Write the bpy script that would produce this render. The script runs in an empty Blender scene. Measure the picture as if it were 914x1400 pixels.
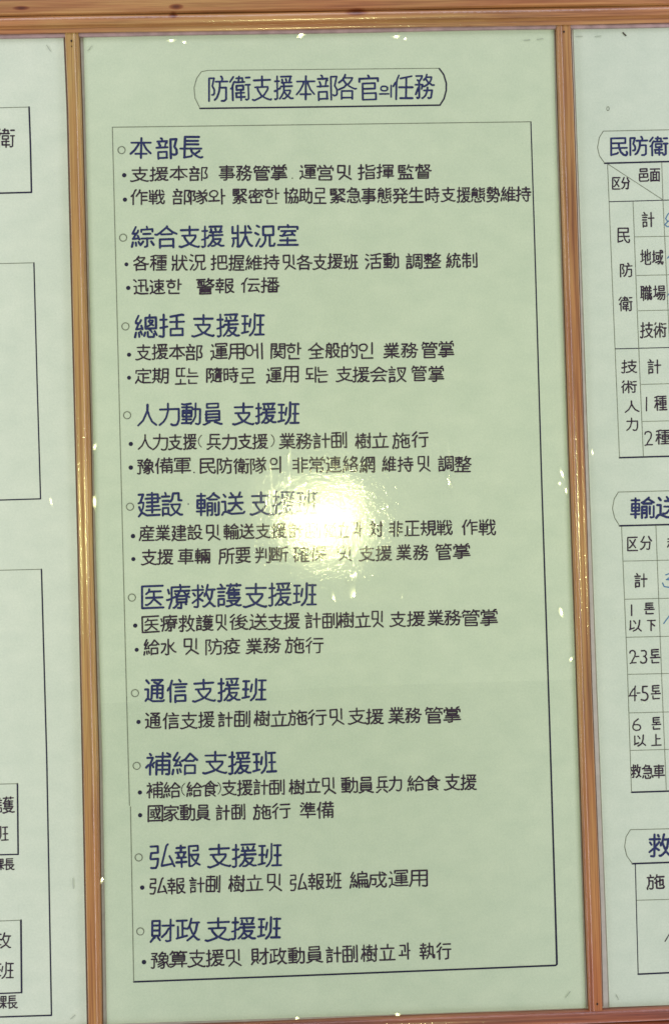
import bpy, math, random
import numpy as np
from mathutils import Matrix, Vector
random.seed(7)
C = bpy.context.scene.collection
SC = bpy.context.scene

# ---------------------------------------------------------------- camera
# board plane: u to the right, v up, w out of the board towards the viewer, in metres
S = 0.00092                      # metres on the board per photograph pixel
F = 1600.0                       # focal length in pixels of the 914 x 1400 photograph
D = 1600.0 * S                   # camera distance from the board
Z0 = 1.5                         # height of the camera above the floor
a, b, c = 0.02485957, -0.02454154, -0.02786369
Rx = Matrix.Rotation(a, 3, 'X'); Ry = Matrix.Rotation(b, 3, 'Y'); Rz = Matrix.Rotation(c, 3, 'Z')
RB = Rz @ Ry @ Rx
M = Matrix(((1, 0, 0), (0, 0, -1), (0, 1, 0)))
def W(u, v, w=0.0):
    return (u, -w, v + Z0)
cam = bpy.data.cameras.new('camera')
cam.sensor_fit = 'VERTICAL'; cam.sensor_height = 36.0; cam.lens = 36.0 * F / 1400.0
cam.clip_start = 0.05; cam.clip_end = 100
camo = bpy.data.objects.new('camera', cam); C.objects.link(camo)
camo.matrix_world = Matrix.Translation(W(0, 0, D)) @ (M @ RB).to_4x4()
SC.camera = camo
def P(px, py, w=0.0):
    """photograph pixel -> (u, v) on the plane at height w above the board"""
    d = RB @ Vector(((px - 457) / F, -(py - 700) / F, -1.0))
    t = -(D - w) / d.z
    return d.x * t, d.y * t

# ---------------------------------------------------------------- world and lamps
wd = bpy.data.worlds.new('World'); SC.world = wd; wd.use_nodes = True
bg = wd.node_tree.nodes['Background']
bg.inputs[0].default_value = (0.72, 0.84, 1.0, 1); bg.inputs[1].default_value = 0.31
fu, fv = P(440, 712)
fl = bpy.data.lights.new('camera_flash', 'AREA'); fl.shape = 'RECTANGLE'
fl.size = 0.034; fl.size_y = 0.055; fl.energy = 7.3; fl.color = (0.97, 1.0, 0.45)
flo = bpy.data.objects.new('camera_flash', fl); C.objects.link(flo)
fw = D + 0.02
flo.location = W(fu * 2, fv * 2, fw)
flo.rotation_euler = (Vector(W(fu, fv, 0)) - flo.location).to_track_quat('-Z', 'Y').to_euler()
for u, v, en, sx, sy in ((-1.05, 0, 12.5, .3, 2.4), (1.05, 0, 11.0, .3, 2.4), (0, 1.3, 5.0, 1.8, .3), (0, -1.3, 3.5, 1.8, .3)):    # unseen cool fill lamps, added to lift the edges of the board
    rl = bpy.data.lights.new('edge_fill_lamp', 'AREA'); rl.shape = 'RECTANGLE'; rl.size = sx; rl.size_y = sy
    rl.energy = en; rl.color = (.90, .84, 1.0)
    ro = bpy.data.objects.new('edge_fill_lamp', rl); C.objects.link(ro)
    ro.location = W(u * 1.0, v, .58); ro.rotation_euler = (Vector(W(u * .55, v * .6, 0)) - ro.location).to_track_quat('-Z', 'Y' if v == 0 else 'Y').to_euler()
SC.view_settings.view_transform = 'Standard'; SC.view_settings.look = 'None'
SC.view_settings.exposure = 0.0; SC.view_settings.gamma = 1.0

# ---------------------------------------------------------------- materials
def newmat(name):
    m = bpy.data.materials.new(name); m.use_nodes = True
    nt = m.node_tree; return m, nt, nt.nodes, nt.links, nt.nodes['Principled BSDF']
def ramp(nodes, stops):
    r = nodes.new('ShaderNodeValToRGB'); e = r.color_ramp.elements
    e[0].position, e[0].color = stops[0][0], (*stops[0][1], 1)
    e[1].position, e[1].color = stops[-1][0], (*stops[-1][1], 1)
    for p, col in stops[1:-1]:
        x = e.new(p); x.color = (*col, 1)
    return r
def noise(nodes, links, coord, scale, detail=4, rough=.55, mapscale=None):
    if mapscale:
        mp = nodes.new('ShaderNodeMapping'); mp.inputs['Scale'].default_value = mapscale
        links.new(coord, mp.inputs['Vector']); coord = mp.outputs[0]
    n = nodes.new('ShaderNodeTexNoise'); n.inputs['Scale'].default_value = scale
    n.inputs['Detail'].default_value = detail; n.inputs['Roughness'].default_value = rough
    links.new(coord, n.inputs['Vector']); return n.outputs['Fac']
def mix(nodes, links, fac, A, B, mode='MIX'):
    m = nodes.new('ShaderNodeMix'); m.data_type = 'RGBA'; m.blend_type = mode
    for sock, val in ((m.inputs['Factor'], fac), (m.inputs['A'], A), (m.inputs['B'], B)):
        sock = [s for s in m.inputs if s.name == sock.name and (s.type == 'RGBA' or sock.name == 'Factor')][0]
        if isinstance(val, (int, float)): sock.default_value = val
        elif isinstance(val, tuple): sock.default_value = (*val, 1)
        else: links.new(val, sock)
    return [o for o in m.outputs if o.type == 'RGBA'][0]

def paper_mat(name='pale_green_paper', A=None, B=None):
    A = A or PAPER_A; B = B or PAPER_B
    m, nt, N, L, bs = newmat(name)
    co = N.new('ShaderNodeTexCoord').outputs['Object']
    n1 = noise(N, L, co, 2.2, 3)
    n2 = noise(N, L, co, 420, 3, .7)
    r1 = ramp(N, [(.3, A), (.7, B)]); L.new(n1, r1.inputs[0])
    r2 = ramp(N, [(.25, (.87, .885, .87)), (.75, (1.0, 1.0, 1.0))]); L.new(n2, r2.inputs[0])
    n3 = noise(N, L, co, 26, 5, .6, (1, 1, 1.5)); r3 = ramp(N, [(.3, (.90, .925, .92)), (.7, (1, 1, 1))]); L.new(n3, r3.inputs[0])
    c1 = mix(N, L, 1.0, r1.outputs[0], r2.outputs[0], 'MULTIPLY')
    c1 = mix(N, L, 1.0, c1, r3.outputs[0], 'MULTIPLY')
    L.new(c1, bs.inputs['Base Color'])
    bs.inputs['Roughness'].default_value = .85; bs.inputs['Specular IOR Level'].default_value = .1
    return m
PAPER_A = (.560, .632, .458); PAPER_B = (.608, .676, .502)
M_paper = paper_mat()
M_paper_left = paper_mat('pale_paper_cool_light', (.630, .680, .550), (.665, .710, .580))  # cooler light at the left edge is put into this paper colour
M_paper_right = paper_mat('dull_paper_cool_light', (.580, .635, .520), (.610, .660, .545))  # same for the right: cool edge light painted into the paper tint

def ink_mat(name, col, col2):
    m, nt, N, L, bs = newmat(name)
    co = N.new('ShaderNodeTexCoord').outputs['Object']
    r = ramp(N, [(.35, col), (.65, col2)]); L.new(noise(N, L, co, 160, 4, .75), r.inputs[0])
    L.new(r.outputs[0], bs.inputs['Base Color'])
    bs.inputs['Roughness'].default_value = .7; bs.inputs['Specular IOR Level'].default_value = .15
    return m
M_blue = ink_mat('navy_ink', (.008, .012, .062), (.030, .038, .125))
M_dark = ink_mat('dark_purple_ink', (.014, .007, .018), (.050, .028, .046))
M_line = ink_mat('ruling_pen_ink', (.012, .010, .028), (.022, .018, .045))
M_fine = ink_mat('fine_pen_ink', (.12, .13, .10), (.21, .23, .17))
M_pen = ink_mat('blue_ballpoint_ink', (.04, .13, .26), (.08, .19, .33))

def thin_fresnel(N, L, ior=1.44):
    # a thin sheet mirrors the same share of light from either side
    ge = N.new('ShaderNodeNewGeometry'); mr = N.new('ShaderNodeMapRange')
    mr.inputs['To Min'].default_value = ior; mr.inputs['To Max'].default_value = 1 / ior
    L.new(ge.outputs['Backfacing'], mr.inputs['Value'])
    fr = N.new('ShaderNodeFresnel'); L.new(mr.outputs[0], fr.inputs['IOR']); return fr
def film_mat():
    m = bpy.data.materials.new('clear_plastic_film'); m.use_nodes = True
    nt = m.node_tree; N, L = nt.nodes, nt.links; N.clear()
    out = N.new('ShaderNodeOutputMaterial')
    co = N.new('ShaderNodeTexCoord').outputs['Object']
    b1 = N.new('ShaderNodeBump'); b1.inputs['Strength'].default_value = 1.0; b1.inputs['Distance'].default_value = .00022
    L.new(noise(N, L, co, 34, 2, .5, (.7, 1, 1.1)), b1.inputs['Height'])
    b2 = N.new('ShaderNodeBump'); b2.inputs['Strength'].default_value = 1.0; b2.inputs['Distance'].default_value = .00026
    L.new(noise(N, L, co, 150, 4, .62, (1, 1, .9)), b2.inputs['Height']); L.new(b1.outputs[0], b2.inputs['Normal'])
    tr = N.new('ShaderNodeBsdfTransparent'); tr.inputs[0].default_value = (.985, .99, .98, 1)
    g1 = N.new('ShaderNodeBsdfGlossy'); g1.inputs['Roughness'].default_value = .078; L.new(b2.outputs[0], g1.inputs['Normal'])
    g2 = N.new('ShaderNodeBsdfGlossy'); g2.inputs['Roughness'].default_value = .20; L.new(b1.outputs[0], g2.inputs['Normal'])
    gm = N.new('ShaderNodeMixShader'); gm.inputs[0].default_value = .20
    L.new(g1.outputs[0], gm.inputs[1]); L.new(g2.outputs[0], gm.inputs[2])
    fr = thin_fresnel(N, L)
    ms = N.new('ShaderNodeMixShader'); L.new(fr.outputs[0], ms.inputs[0])
    L.new(tr.outputs[0], ms.inputs[1]); L.new(gm.outputs[0], ms.inputs[2])
    L.new(ms.outputs[0], out.inputs['Surface'])
    return m
M_film = film_mat()
def blister_mat():
    m = bpy.data.materials.new('creased_plastic_film'); m.use_nodes = True
    nt = m.node_tree; N, L = nt.nodes, nt.links; N.clear()
    out = N.new('ShaderNodeOutputMaterial')
    tr = N.new('ShaderNodeBsdfTransparent')
    g1 = N.new('ShaderNodeBsdfGlossy'); g1.inputs['Roughness'].default_value = .10
    fr = thin_fresnel(N, L)
    ms = N.new('ShaderNodeMixShader'); L.new(fr.outputs[0], ms.inputs[0])
    L.new(tr.outputs[0], ms.inputs[1]); L.new(g1.outputs[0], ms.inputs[2])
    L.new(ms.outputs[0], out.inputs['Surface']); return m
M_blister = blister_mat()

M_fold = M_blister.copy(); M_fold.name = 'doubled_plastic_film'
for n_ in M_fold.node_tree.nodes:
    if n_.type == 'MAP_RANGE': n_.inputs['To Min'].default_value = 1.16; n_.inputs['To Max'].default_value = 1 / 1.16
    if n_.type == 'BSDF_TRANSPARENT': n_.inputs[0].default_value = (.982, .985, .985, 1)
def wood_mat(name, along, pal, seed, knots=(), red_light_foot=False):
    m, nt, N, L, bs = newmat(name)
    co = N.new('ShaderNodeTexCoord').outputs['Object']
    mp = N.new('ShaderNodeMapping'); mp.inputs['Location'].default_value = (seed, seed * .7, seed * 1.3)
    L.new(co, mp.inputs[0]); co1 = mp.outputs[0]
    sA = (.035, 1, 1) if along == 'x' else (1, 1, .035)
    sB = (.012, 1, 1) if along == 'x' else (1, 1, .012)
    n1 = noise(N, L, co1, 130, 5, .6, sA)
    n2 = noise(N, L, co1, 360, 4, .75, sB)
    n3 = noise(N, L, co1, 11, 3, .6, (.35, 1, 1) if along == 'x' else (1, 1, .30))
    r1 = ramp(N, pal); L.new(n1, r1.inputs[0])
    r2 = ramp(N, [(.38, (.50, .39, .31)), (.56, (1, 1, 1))]); L.new(n2, r2.inputs[0])
    r3 = ramp(N, [(.32, (.98, .74, .66)), (.68, (1.02, 1.06, .98))]); L.new(n3, r3.inputs[0])
    col = mix(N, L, .75, r1.outputs[0], r2.outputs[0], 'MULTIPLY')
    col = mix(N, L, .8, col, r3.outputs[0], 'MULTIPLY')
    if red_light_foot:      # redder light on the lower third of the uprights, painted into the colour
        sp = N.new('ShaderNodeSeparateXYZ'); L.new(co, sp.inputs[0]); mr = N.new('ShaderNodeMapRange')
        mr.inputs['From Min'].default_value = Z0 - .22; mr.inputs['From Max'].default_value = Z0 - .62; L.new(sp.outputs['Z'], mr.inputs['Value'])
        col = mix(N, L, mr.outputs[0], col, mix(N, L, 1.0, col, (1.0, .72, .66), 'MULTIPLY'))
    for (u, v, rad, el) in knots:
        m2 = N.new('ShaderNodeMapping'); x, y, z = W(u, v, 0)
        sc = (1 / (rad * el), 0, 1 / rad); m2.inputs['Scale'].default_value = sc
        m2.inputs['Location'].default_value = (-x * sc[0], 0, -z * sc[2]); L.new(co, m2.inputs[0])
        ln = N.new('ShaderNodeVectorMath'); ln.operation = 'LENGTH'; L.new(m2.outputs[0], ln.inputs[0])
        rr = ramp(N, [(.25, (.28, .13, .08)), (.7, (.62, .40, .30)), (1.0, (1, 1, 1))]); L.new(ln.outputs['Value'], rr.inputs[0])
        col = mix(N, L, 1.0, col, rr.outputs[0], 'MULTIPLY')
    col = mix(N, L, 1.0, col, (.97, .86, .73), 'MULTIPLY')
    L.new(col, bs.inputs['Base Color'])
    bp = N.new('ShaderNodeBump'); bp.inputs['Strength'].default_value = .6; bp.inputs['Distance'].default_value = .0004
    L.new(n1, bp.inputs['Height'])
    bp2 = N.new('ShaderNodeBump'); bp2.inputs['Strength'].default_value = .5; bp2.inputs['Distance'].default_value = .00012
    L.new(noise(N, L, co1, 700, 3, .6), bp2.inputs['Height']); L.new(bp.outputs[0], bp2.inputs['Normal'])
    L.new(bp2.outputs[0], bs.inputs['Normal'])
    bs.inputs['Roughness'].default_value = .30; bs.inputs['Specular IOR Level'].default_value = .5
    bs.inputs['Coat Weight'].default_value = .9; bs.inputs['Coat Roughness'].default_value = .10
    bp3 = N.new('ShaderNodeBump'); bp3.inputs['Strength'].default_value = .7; bp3.inputs['Distance'].default_value = .0006
    L.new(noise(N, L, co1, 240, 2, .5), bp3.inputs['Height']); L.new(bp2.outputs[0], bp3.inputs['Normal'])
    L.new(bp3.outputs[0], bs.inputs['Coat Normal'])
    return m
PAL_T = [(.25, (.20, .085, .045)), (.42, (.38, .20, .09)), (.58, (.45, .28, .12)), (.8, (.52, .37, .16))]
PAL_V = [(.25, (.25, .14, .055)), (.45, (.40, .27, .10)), (.6, (.45, .34, .13)), (.8, (.53, .43, .18))]
PAL_W = [(.25, (.22, .10, .045)), (.45, (.38, .22, .09)), (.6, (.43, .28, .11)), (.8, (.50, .36, .15))]
PAL_R = [(.25, (.13, .04, .035)), (.45, (.27, .10, .065)), (.6, (.36, .15, .08)), (.8, (.45, .22, .11))]

def plain(name, col, rough=.8, spec=.2, nz=0):
    m, nt, N, L, bs = newmat(name)
    if nz:
        co = N.new('ShaderNodeTexCoord').outputs['Object']
        r = ramp(N, [(.3, tuple(x * (1 - nz) for x in col)), (.7, tuple(min(1, x * (1 + nz)) for x in col))])
        L.new(noise(N, L, co, 60, 5, .6), r.inputs[0]); L.new(r.outputs[0], bs.inputs['Base Color'])
    else: bs.inputs['Base Color'].default_value = (*col, 1)
    bs.inputs['Roughness'].default_value = rough; bs.inputs['Specular IOR Level'].default_value = spec
    return m
M_back = plain('pale_hardboard', (.41, .38, .335), .5, .4, .12)
M_seam_shade = plain('dark_seam_shade', (.11, .055, .035), .6, .3)  # painted contact shade at the foot of the battens
M_fillet = plain('mauve_shade_fillet', (.33, .22, .21), .45, .4, .25)  # shade under the top rail is painted into this mauve
M_wall = plain('painted_plaster', (.42, .44, .38), .9, .1, .06)
M_nail = plain('dark_nail_hole', (.03, .015, .012), .6)
M_staple = plain('grey_staple_wire', (.33, .37, .30), .45, .5)
M_speck = plain('white_chip', (.85, .9, .8), .5)

# ---------------------------------------------------------------- object helpers
def link(name, me, mat, parent=None):
    me.materials.append(mat)
    o = bpy.data.objects.new(name, me); C.objects.link(o)
    if parent: o.parent = parent
    return o
def mesh(name, vs, fs, mat, parent=None, smooth=False):
    me = bpy.data.meshes.new(name); me.from_pydata(vs, [], fs); me.update()
    if smooth: me.polygons.foreach_set('use_smooth', [True] * len(me.polygons))
    return link(name, me, mat, parent)
def thing(name, label, cat, group=None):
    o = bpy.data.objects.new(name, None); C.objects.link(o)
    o['label'] = label; o['category'] = cat
    if group: o['group'] = group
    return o
class Ink:
    """flat pen strokes, every stroke a hair above the one before it"""
    def __init__(s): s.v = []; s.f = []; s.k = 0
    def seg(s, A, B, wa, wb, w):
        dx, dy = B[0] - A[0], B[1] - A[1]; l = math.hypot(dx, dy)
        if l < 1e-7: return
        nx, ny = -dy / l, dx / l; i = len(s.v)
        s.v += [W(A[0] + nx * wa, A[1] + ny * wa, w), W(A[0] - nx * wa, A[1] - ny * wa, w),
                W(B[0] - nx * wb, B[1] - ny * wb, w), W(B[0] + nx * wb, B[1] + ny * wb, w)]
        s.f.append((i, i + 1, i + 2, i + 3))
    def dot(s, A, r, w, n=8):
        i = len(s.v)
        s.v += [W(A[0] + r * math.cos(2 * math.pi * k / n), A[1] + r * math.sin(2 * math.pi * k / n), w) for k in range(n)]
        s.f.append(tuple(range(i, i + n)))
    def line(s, pts, width, cap=True, w0=.00025, width2=None):
        r = width / 2; r2 = (width2 if width2 is not None else width) / 2; n = len(pts)
        for i, p in enumerate(pts):
            rr = r + (r2 - r) * i / max(n - 1, 1); rn = r + (r2 - r) * (i + 1) / max(n - 1, 1)
            s.k += 1; w = w0 + (s.k % 40) * 4e-6
            if cap or 0 < i < n - 1: s.dot(p, rr, w)
            if i < n - 1:
                s.k += 1; s.seg(p, pts[i + 1], rr, rn, w0 + (s.k % 40) * 4e-6)
    def build(s, name, mat, parent, label=None):
        o = mesh(name, s.v, s.f, mat, parent)
        if label: o['label'] = label
        return o

# single-stroke letter shapes, one row per character of CHARS: width and height, then the points of each stroke on a 63 x 63 grid
GLYPHS = [
[[0,58],[32,63,32,0]],
[[36,63],[0,51,6,60,31,63,49,58,55,49,50,34,24,13,19,3],[63,3,15,3,2,0]],
[[29,59],[32,33,44,34],[0,7,4,2,18,0,37,0,54,4,63,19,44,34],[44,34,59,44,56,58,41,63,9,63]],
[[37,58],[50,54,36,51,12,32,8,23],[50,54,55,63],[0,21,8,23],[51,0,51,54],[63,23,8,23]],
[[31,60],[56,63,14,63,14,37,41,35,56,29,63,19,60,11,51,4,33,0,0,4]],
[[31,58],[5,32,40,32,56,28,63,15,52,3,25,0,7,6,0,14,0,27,5,31],[5,31,12,47,43,63]],
[[82,77],[29,38,57,38],[63,0,0,0],[29,63,29,0]],
[[81,78],[57,29,37,42,30,42],[63,63,0,63],[30,0,30,63]],
[[84,84],[31,40,53,40,54,49,10,49,10,40,31,40],[55,11,6,11],[63,21,0,21],[7,30,55,30,55,11],[2,58,61,58],[31,63,31,4,29,0,20,0]],
[[79,81],[63,1,48,11,38,28,34,40,30,42],[31,42,31,63],[30,42,17,15,0,0]],
[[75,78],[24,19,3,12],[32,44,24,58,20,59],[63,1,45,18],[53,63,51,39,45,18],[3,12,3,60],[3,12,0,8],[45,18,34,7,20,0]],
[[85,84],[11,44,11,0],[11,44,12,51,18,63],[11,44,7,43,0,33],[23,54,59,60],[23,3,62,3],[20,31,63,31],[42,57,42,3]],
[[87,78],[51,6,48,12,42,17],[51,4,12,4],[51,6,56,0],[13,46,17,41,46,41,50,47],[25,25,24,20,14,8,12,2],[12,2,9,1],[0,42,4,41,13,46,32,63],[63,43,59,42,54,45,32,63],[59,26,4,26]],
[[83,86],[50,22,53,21,58,9],[58,57,26,57],[58,9,62,2],[58,9,25,5,36,27,37,35],[0,35,4,40,8,41],[9,41,9,0],[8,41,14,59,19,63],[22,35,63,35]],
[[82,86],[8,0,8,42],[40,18,62,18],[19,63,16,61,8,42],[31,50,34,62],[31,50,29,49,20,36],[61,34,40,34],[8,42,4,40,0,35],[63,50,31,50],[40,0,40,50]],
[[85,86],[44,24,46,26,63,26],[44,24,55,11,62,5],[40,25,33,15,21,5],[42,41,59,41,59,59,26,59,26,41,42,41],[10,1,10,43],[10,43,17,61,20,63],[10,43,5,41,0,34],[42,41,42,0],[21,26,39,26,44,24]],
[[84,85],[9,1,9,43],[0,34,4,41,9,43],[26,41,57,41],[43,57,38,63],[57,30,26,30],[15,62,9,43],[63,51,20,51],[58,3,25,3],[25,0,25,19,58,19,58,3]],
[[83,83],[17,28,25,32],[8,42,3,40,0,32],[27,33,30,43],[27,33,25,32],[60,11,25,11],[13,63,8,44,8,0],[63,44,20,44],[60,22,25,22],[42,33,42,2],[33,63,33,44],[27,33,60,33,60,4,59,0,55,0],[25,32,25,0],[51,44,51,63],[61,56,22,56]],
[[87,84],[35,63,32,59],[32,59,8,39],[8,39,0,36],[56,39,51,34,12,34,8,39],[32,59,51,42,61,36,63,36],[32,34,32,1],[51,17,13,17],[3,0,60,0]],
[[83,79],[0,1,4,0,20,11,25,12],[61,1,42,12],[45,21,45,45],[1,21,63,21],[14,45,58,45],[56,63,14,63,14,21]],
[[78,82],[63,40,54,49,47,62],[7,40,21,63],[7,40,2,38],[26,35,25,23,20,13,10,4,3,1,0,2],[7,40,10,35,55,35,51,3,46,0,36,2]],
[[79,84],[8,49,4,58],[46,19,46,55],[34,59,29,49],[49,1,57,0,63,2,63,62],[33,42,3,42],[2,1,6,2,13,10,19,25,19,63],[0,23,36,23]],
[[80,84],[5,53,6,61],[5,53,0,46,1,40],[63,62,63,3,59,1,49,3],[49,56,49,20],[1,40,37,40],[25,7,33,6,35,8,35,26,3,26,3,6],[5,53,34,53],[18,63,18,0]],
[[100,100],[4,61,39,61],[21,63,21,5],[3,3,3,49,40,49,40,3,3,3],[3,26,40,26],[50,60,50,14],[63,63,63,0,55,2]],
[[74,83],[38,3,43,0,53,0,58,3,63,15,63,47,1,47],[0,1,13,10,22,22,28,41,28,63]],
[[80,84],[25,44,5,44],[25,27,5,27],[5,10,5,59,25,59,25,14],[34,46,63,46,63,3,56,0,50,0,46,3],[33,6,41,16,46,29,46,63],[0,8,30,14]],
[[81,83],[34,5,33,1],[34,4,1,4],[31,63,8,60,0,62],[17,24,3,24,3,42,33,42,33,24,17,24],[34,5,39,8,47,23,47,63],[33,34,3,34],[1,52,34,52,39,46,63,46,63,4,57,0,49,2],[3,15,33,15],[17,5,17,61]],
[[90,85],[47,40,44,40],[47,40,56,34,63,34],[47,40,54,50,55,56,37,56],[37,56,39,63],[37,56,34,52],[0,12,8,28,12,30],[6,49,12,45],[12,45,20,53,22,59,1,59],[22,2,24,1,34,8,39,17,39,22],[24,35,21,24],[41,29,41,22],[34,52,28,48],[34,52,44,40],[4,3,7,1,12,3,12,45],[44,40,42,37,30,32,26,33,24,37,0,37],[43,2,45,0,53,2,57,21,29,21]],
[[87,85],[49,34,47,38,42,40],[9,51,9,47,1,42],[36,45,42,42],[28,17,26,11,20,6,5,1,0,2],[30,43,22,47,21,51],[30,18,30,22],[36,55,55,55,58,29,60,27,63,28,63,36],[27,59,4,59],[15,63,15,52],[3,38,27,38],[15,41,15,28],[1,27,34,27,39,34,43,43,43,63],[5,18,54,18,54,6,51,1,43,0,37,3],[1,51,30,51]],
[[77,76],[61,63,0,63,0,0,63,0],[14,50,52,13],[11,13,16,15,30,26,50,52]],
[[79,75],[11,41,20,48],[10,9,14,8,23,13,34,25],[34,25,54,8],[61,63,0,63,0,0,63,0],[20,48,21,55],[34,25,34,47],[11,30,59,30],[55,48,20,48]],
[[84,85],[41,55,41,63],[25,38,35,45,39,55],[29,0,35,2,37,24,19,24],[27,32,24,11,18,1],[0,43,18,43],[9,62,9,1],[43,2,50,14,52,32],[52,2,59,0,61,2,63,24,44,24],[26,55,59,55,59,47,56,40,48,39,46,40]],
[[85,85],[63,27,59,26,46,30,35,35,33,38],[0,25,19,31,28,38],[28,38,33,38],[28,38,15,51],[49,3,11,3],[15,51,15,54,19,56],[15,51,1,43],[22,63,19,56],[33,38,45,49,48,55,19,55],[11,0,11,21,49,21,49,0]],
[[85,84],[34,63,33,59],[13,4,53,4],[52,44,48,39,17,39,14,43],[33,59,49,46,63,39],[13,0,13,25,53,25,53,0],[0,39,5,38,13,43,33,59]],
[[87,81],[42,7,59,1,63,1],[42,7,42,12],[42,7,39,6],[20,7,20,12],[20,7,4,0,0,1],[55,22,8,22],[55,31,8,31],[12,63,12,51,51,51,51,63,12,63],[42,12,9,12,9,41,54,41,54,13,42,13]],
[[76,82],[57,62,51,51],[7,62,11,57,11,51],[57,0,57,16,7,16,7,0],[57,0,7,0],[32,51,32,58,27,63],[27,27,50,27,50,40,13,40,13,27,27,27],[63,41,63,51,51,51,0,51,0,41]],
[[76,80],[63,3,0,3],[29,20,9,17],[29,12,40,20],[52,41,49,40,44,27,40,26],[44,57,51,54],[40,26,40,20],[53,19,52,13,48,12,40,20],[21,27,26,27,26,39,13,39,13,27,21,27],[63,0,63,63,0,63,0,0],[53,48,10,48],[40,26,37,35,34,56]],
[[86,82],[29,37,44,42],[29,35,22,33],[20,20,11,17],[11,17,9,14,0,12],[62,52,60,48],[45,44,60,48],[60,48,60,22,58,19,52,19],[11,62,11,17],[1,45,19,45],[44,15,44,63],[30,56,30,2,35,0,59,0,63,6,62,10]],
[[84,84],[41,14,20,9],[32,2,37,2,50,13],[60,39,55,23,50,21],[63,11,63,4,59,0,55,3,50,13],[55,63,61,58,61,52],[50,13,50,21],[16,18,8,16],[8,16,7,14,0,11],[27,23,37,23,37,40,23,40,23,24,27,23],[8,62,8,16],[1,45,15,45],[21,52,61,52],[47,63,47,34,50,21]],
[[85,84],[48,17,44,21,40,22],[29,1,35,9,40,22],[20,27,22,38],[6,38,8,33],[33,31,40,28],[63,14,63,3,59,2,56,7,56,48,33,48],[2,27,26,27],[14,63,14,44],[25,56,3,56],[27,15,0,15],[14,27,14,0],[41,22,41,63],[27,44,0,44]],
[[83,83],[5,39,7,34,7,28],[5,39,6,43],[22,39,25,40],[35,1,42,1,52,9],[52,9,63,2],[52,9,52,13],[41,35,44,23,52,13],[22,43,22,37,19,28],[0,43,27,43],[25,56,2,56],[14,63,14,44],[2,28,26,28],[27,14,0,14],[14,28,14,0],[35,1,35,60,59,60,59,46,46,46],[52,13,57,22,60,34,35,34]],
[[85,84],[34,1,37,1,44,8,50,24],[30,24,32,33],[30,24,26,23,19,16,15,16],[28,52,57,52],[0,15,10,21],[38,23,34,14,23,4],[20,27,18,24,10,21],[57,52,57,62,29,62,29,42,57,42,57,52],[50,0,55,0,58,4,60,24,30,24],[10,63,10,21],[1,48,18,48],[63,33,22,33]],
[[76,82],[34,55,33,60,30,63],[56,0,56,16,11,16],[56,0,11,0],[63,47,63,55,0,55,0,47],[11,0,11,42,53,42,53,28,11,28]],
[[80,82],[32,22,55,22],[33,55,31,63],[12,28,12,16],[0,0,9,15,11,16],[62,44,62,55,33,55,2,55,2,44],[32,40,32,3],[52,40,12,40],[63,1,33,1,21,6,11,16]],
[[82,83],[14,29,24,43],[44,38,49,32],[32,56,30,63],[52,30,49,32],[61,49,61,56,33,56,1,56,1,48],[49,32,11,28,6,29],[63,0,0,0],[54,44,9,44],[31,1,31,23],[56,15,7,15]],
[[87,84],[30,29,35,24],[30,29,27,38],[30,29,4,17],[54,35,44,29,43,26],[0,5,3,4,8,5,35,19],[35,24,43,26],[29,43,27,38],[63,5,59,4,50,12,43,26],[2,30,6,29,27,38],[31,56,30,61,28,63],[59,47,59,56,32,56,3,56,3,46],[49,44,13,44],[23,0,30,0,34,4,35,11,35,24]],
[[84,86],[25,49,34,44],[54,40,63,31],[0,24,5,23,22,29],[22,29,23,29],[21,29,21,42],[50,33,49,28,46,26,25,26,23,29],[23,29,49,47],[33,3,33,18],[33,56,31,63],[3,31,10,40],[10,14,10,3,56,3],[62,47,62,56,4,56,4,47],[56,15,56,0]],
[[84,83],[16,51,16,57,12,62,10,63],[23,44,21,33,17,25],[42,20,36,31],[25,8,20,17,17,19],[1,2,17,19],[17,25,14,26,5,37],[17,25,17,19],[27,51,0,51],[40,2,44,0,51,0,55,2,55,62],[34,45,63,45]],
[[76,84],[5,63,11,58,11,52],[32,30,13,30,13,41,49,41,49,30,32,30],[31,52,31,62],[48,56,57,63],[63,41,62,52,0,52,0,41],[5,3,5,19,57,19,57,4,47,3],[32,29,32,0]],
[[82,82],[5,37,14,59,1,59],[5,37,1,36],[5,37,15,36,13,21,9,15],[0,0,9,10],[62,1,25,1,9,10],[9,15,6,16,2,26],[9,15,9,10],[63,16,22,16],[63,47,21,47],[26,58,57,58,57,37,25,37],[60,26,25,26],[40,9,40,63]],
[[80,82],[30,5,44,59,48,63],[30,5,59,9],[1,1,3,0,14,0,18,9,20,25,1,25,0,28,2,42,20,42,20,60,1,60],[59,9,63,1],[59,9,58,16,51,31]],
[[84,85],[33,34,32,32,33,34],[34,34,32,25],[25,48,26,52,37,62],[25,48,37,47],[38,10,42,10],[38,10,28,22],[38,10,37,7,26,2,16,1],[37,47,43,49,51,55,55,55],[37,47,26,35],[13,63,1,51],[60,32,55,37],[8,35,0,31],[28,22,28,24,32,25],[28,22,18,17],[55,37,51,44],[63,2,59,1,52,3,42,10],[42,10,49,17,52,24,32,24],[16,48,13,47,8,36,8,0],[19,35,33,34],[33,34,55,37]],
[[84,83],[38,9,33,15],[0,45,10,48],[54,35,12,35],[10,48,11,51,20,58],[7,13,3,3],[21,63,20,58],[50,7,49,2,47,0,20,0,18,4,18,12],[63,3,56,15],[20,58,43,58,39,46],[9,23,54,23,54,45,11,45,10,48]],
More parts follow.
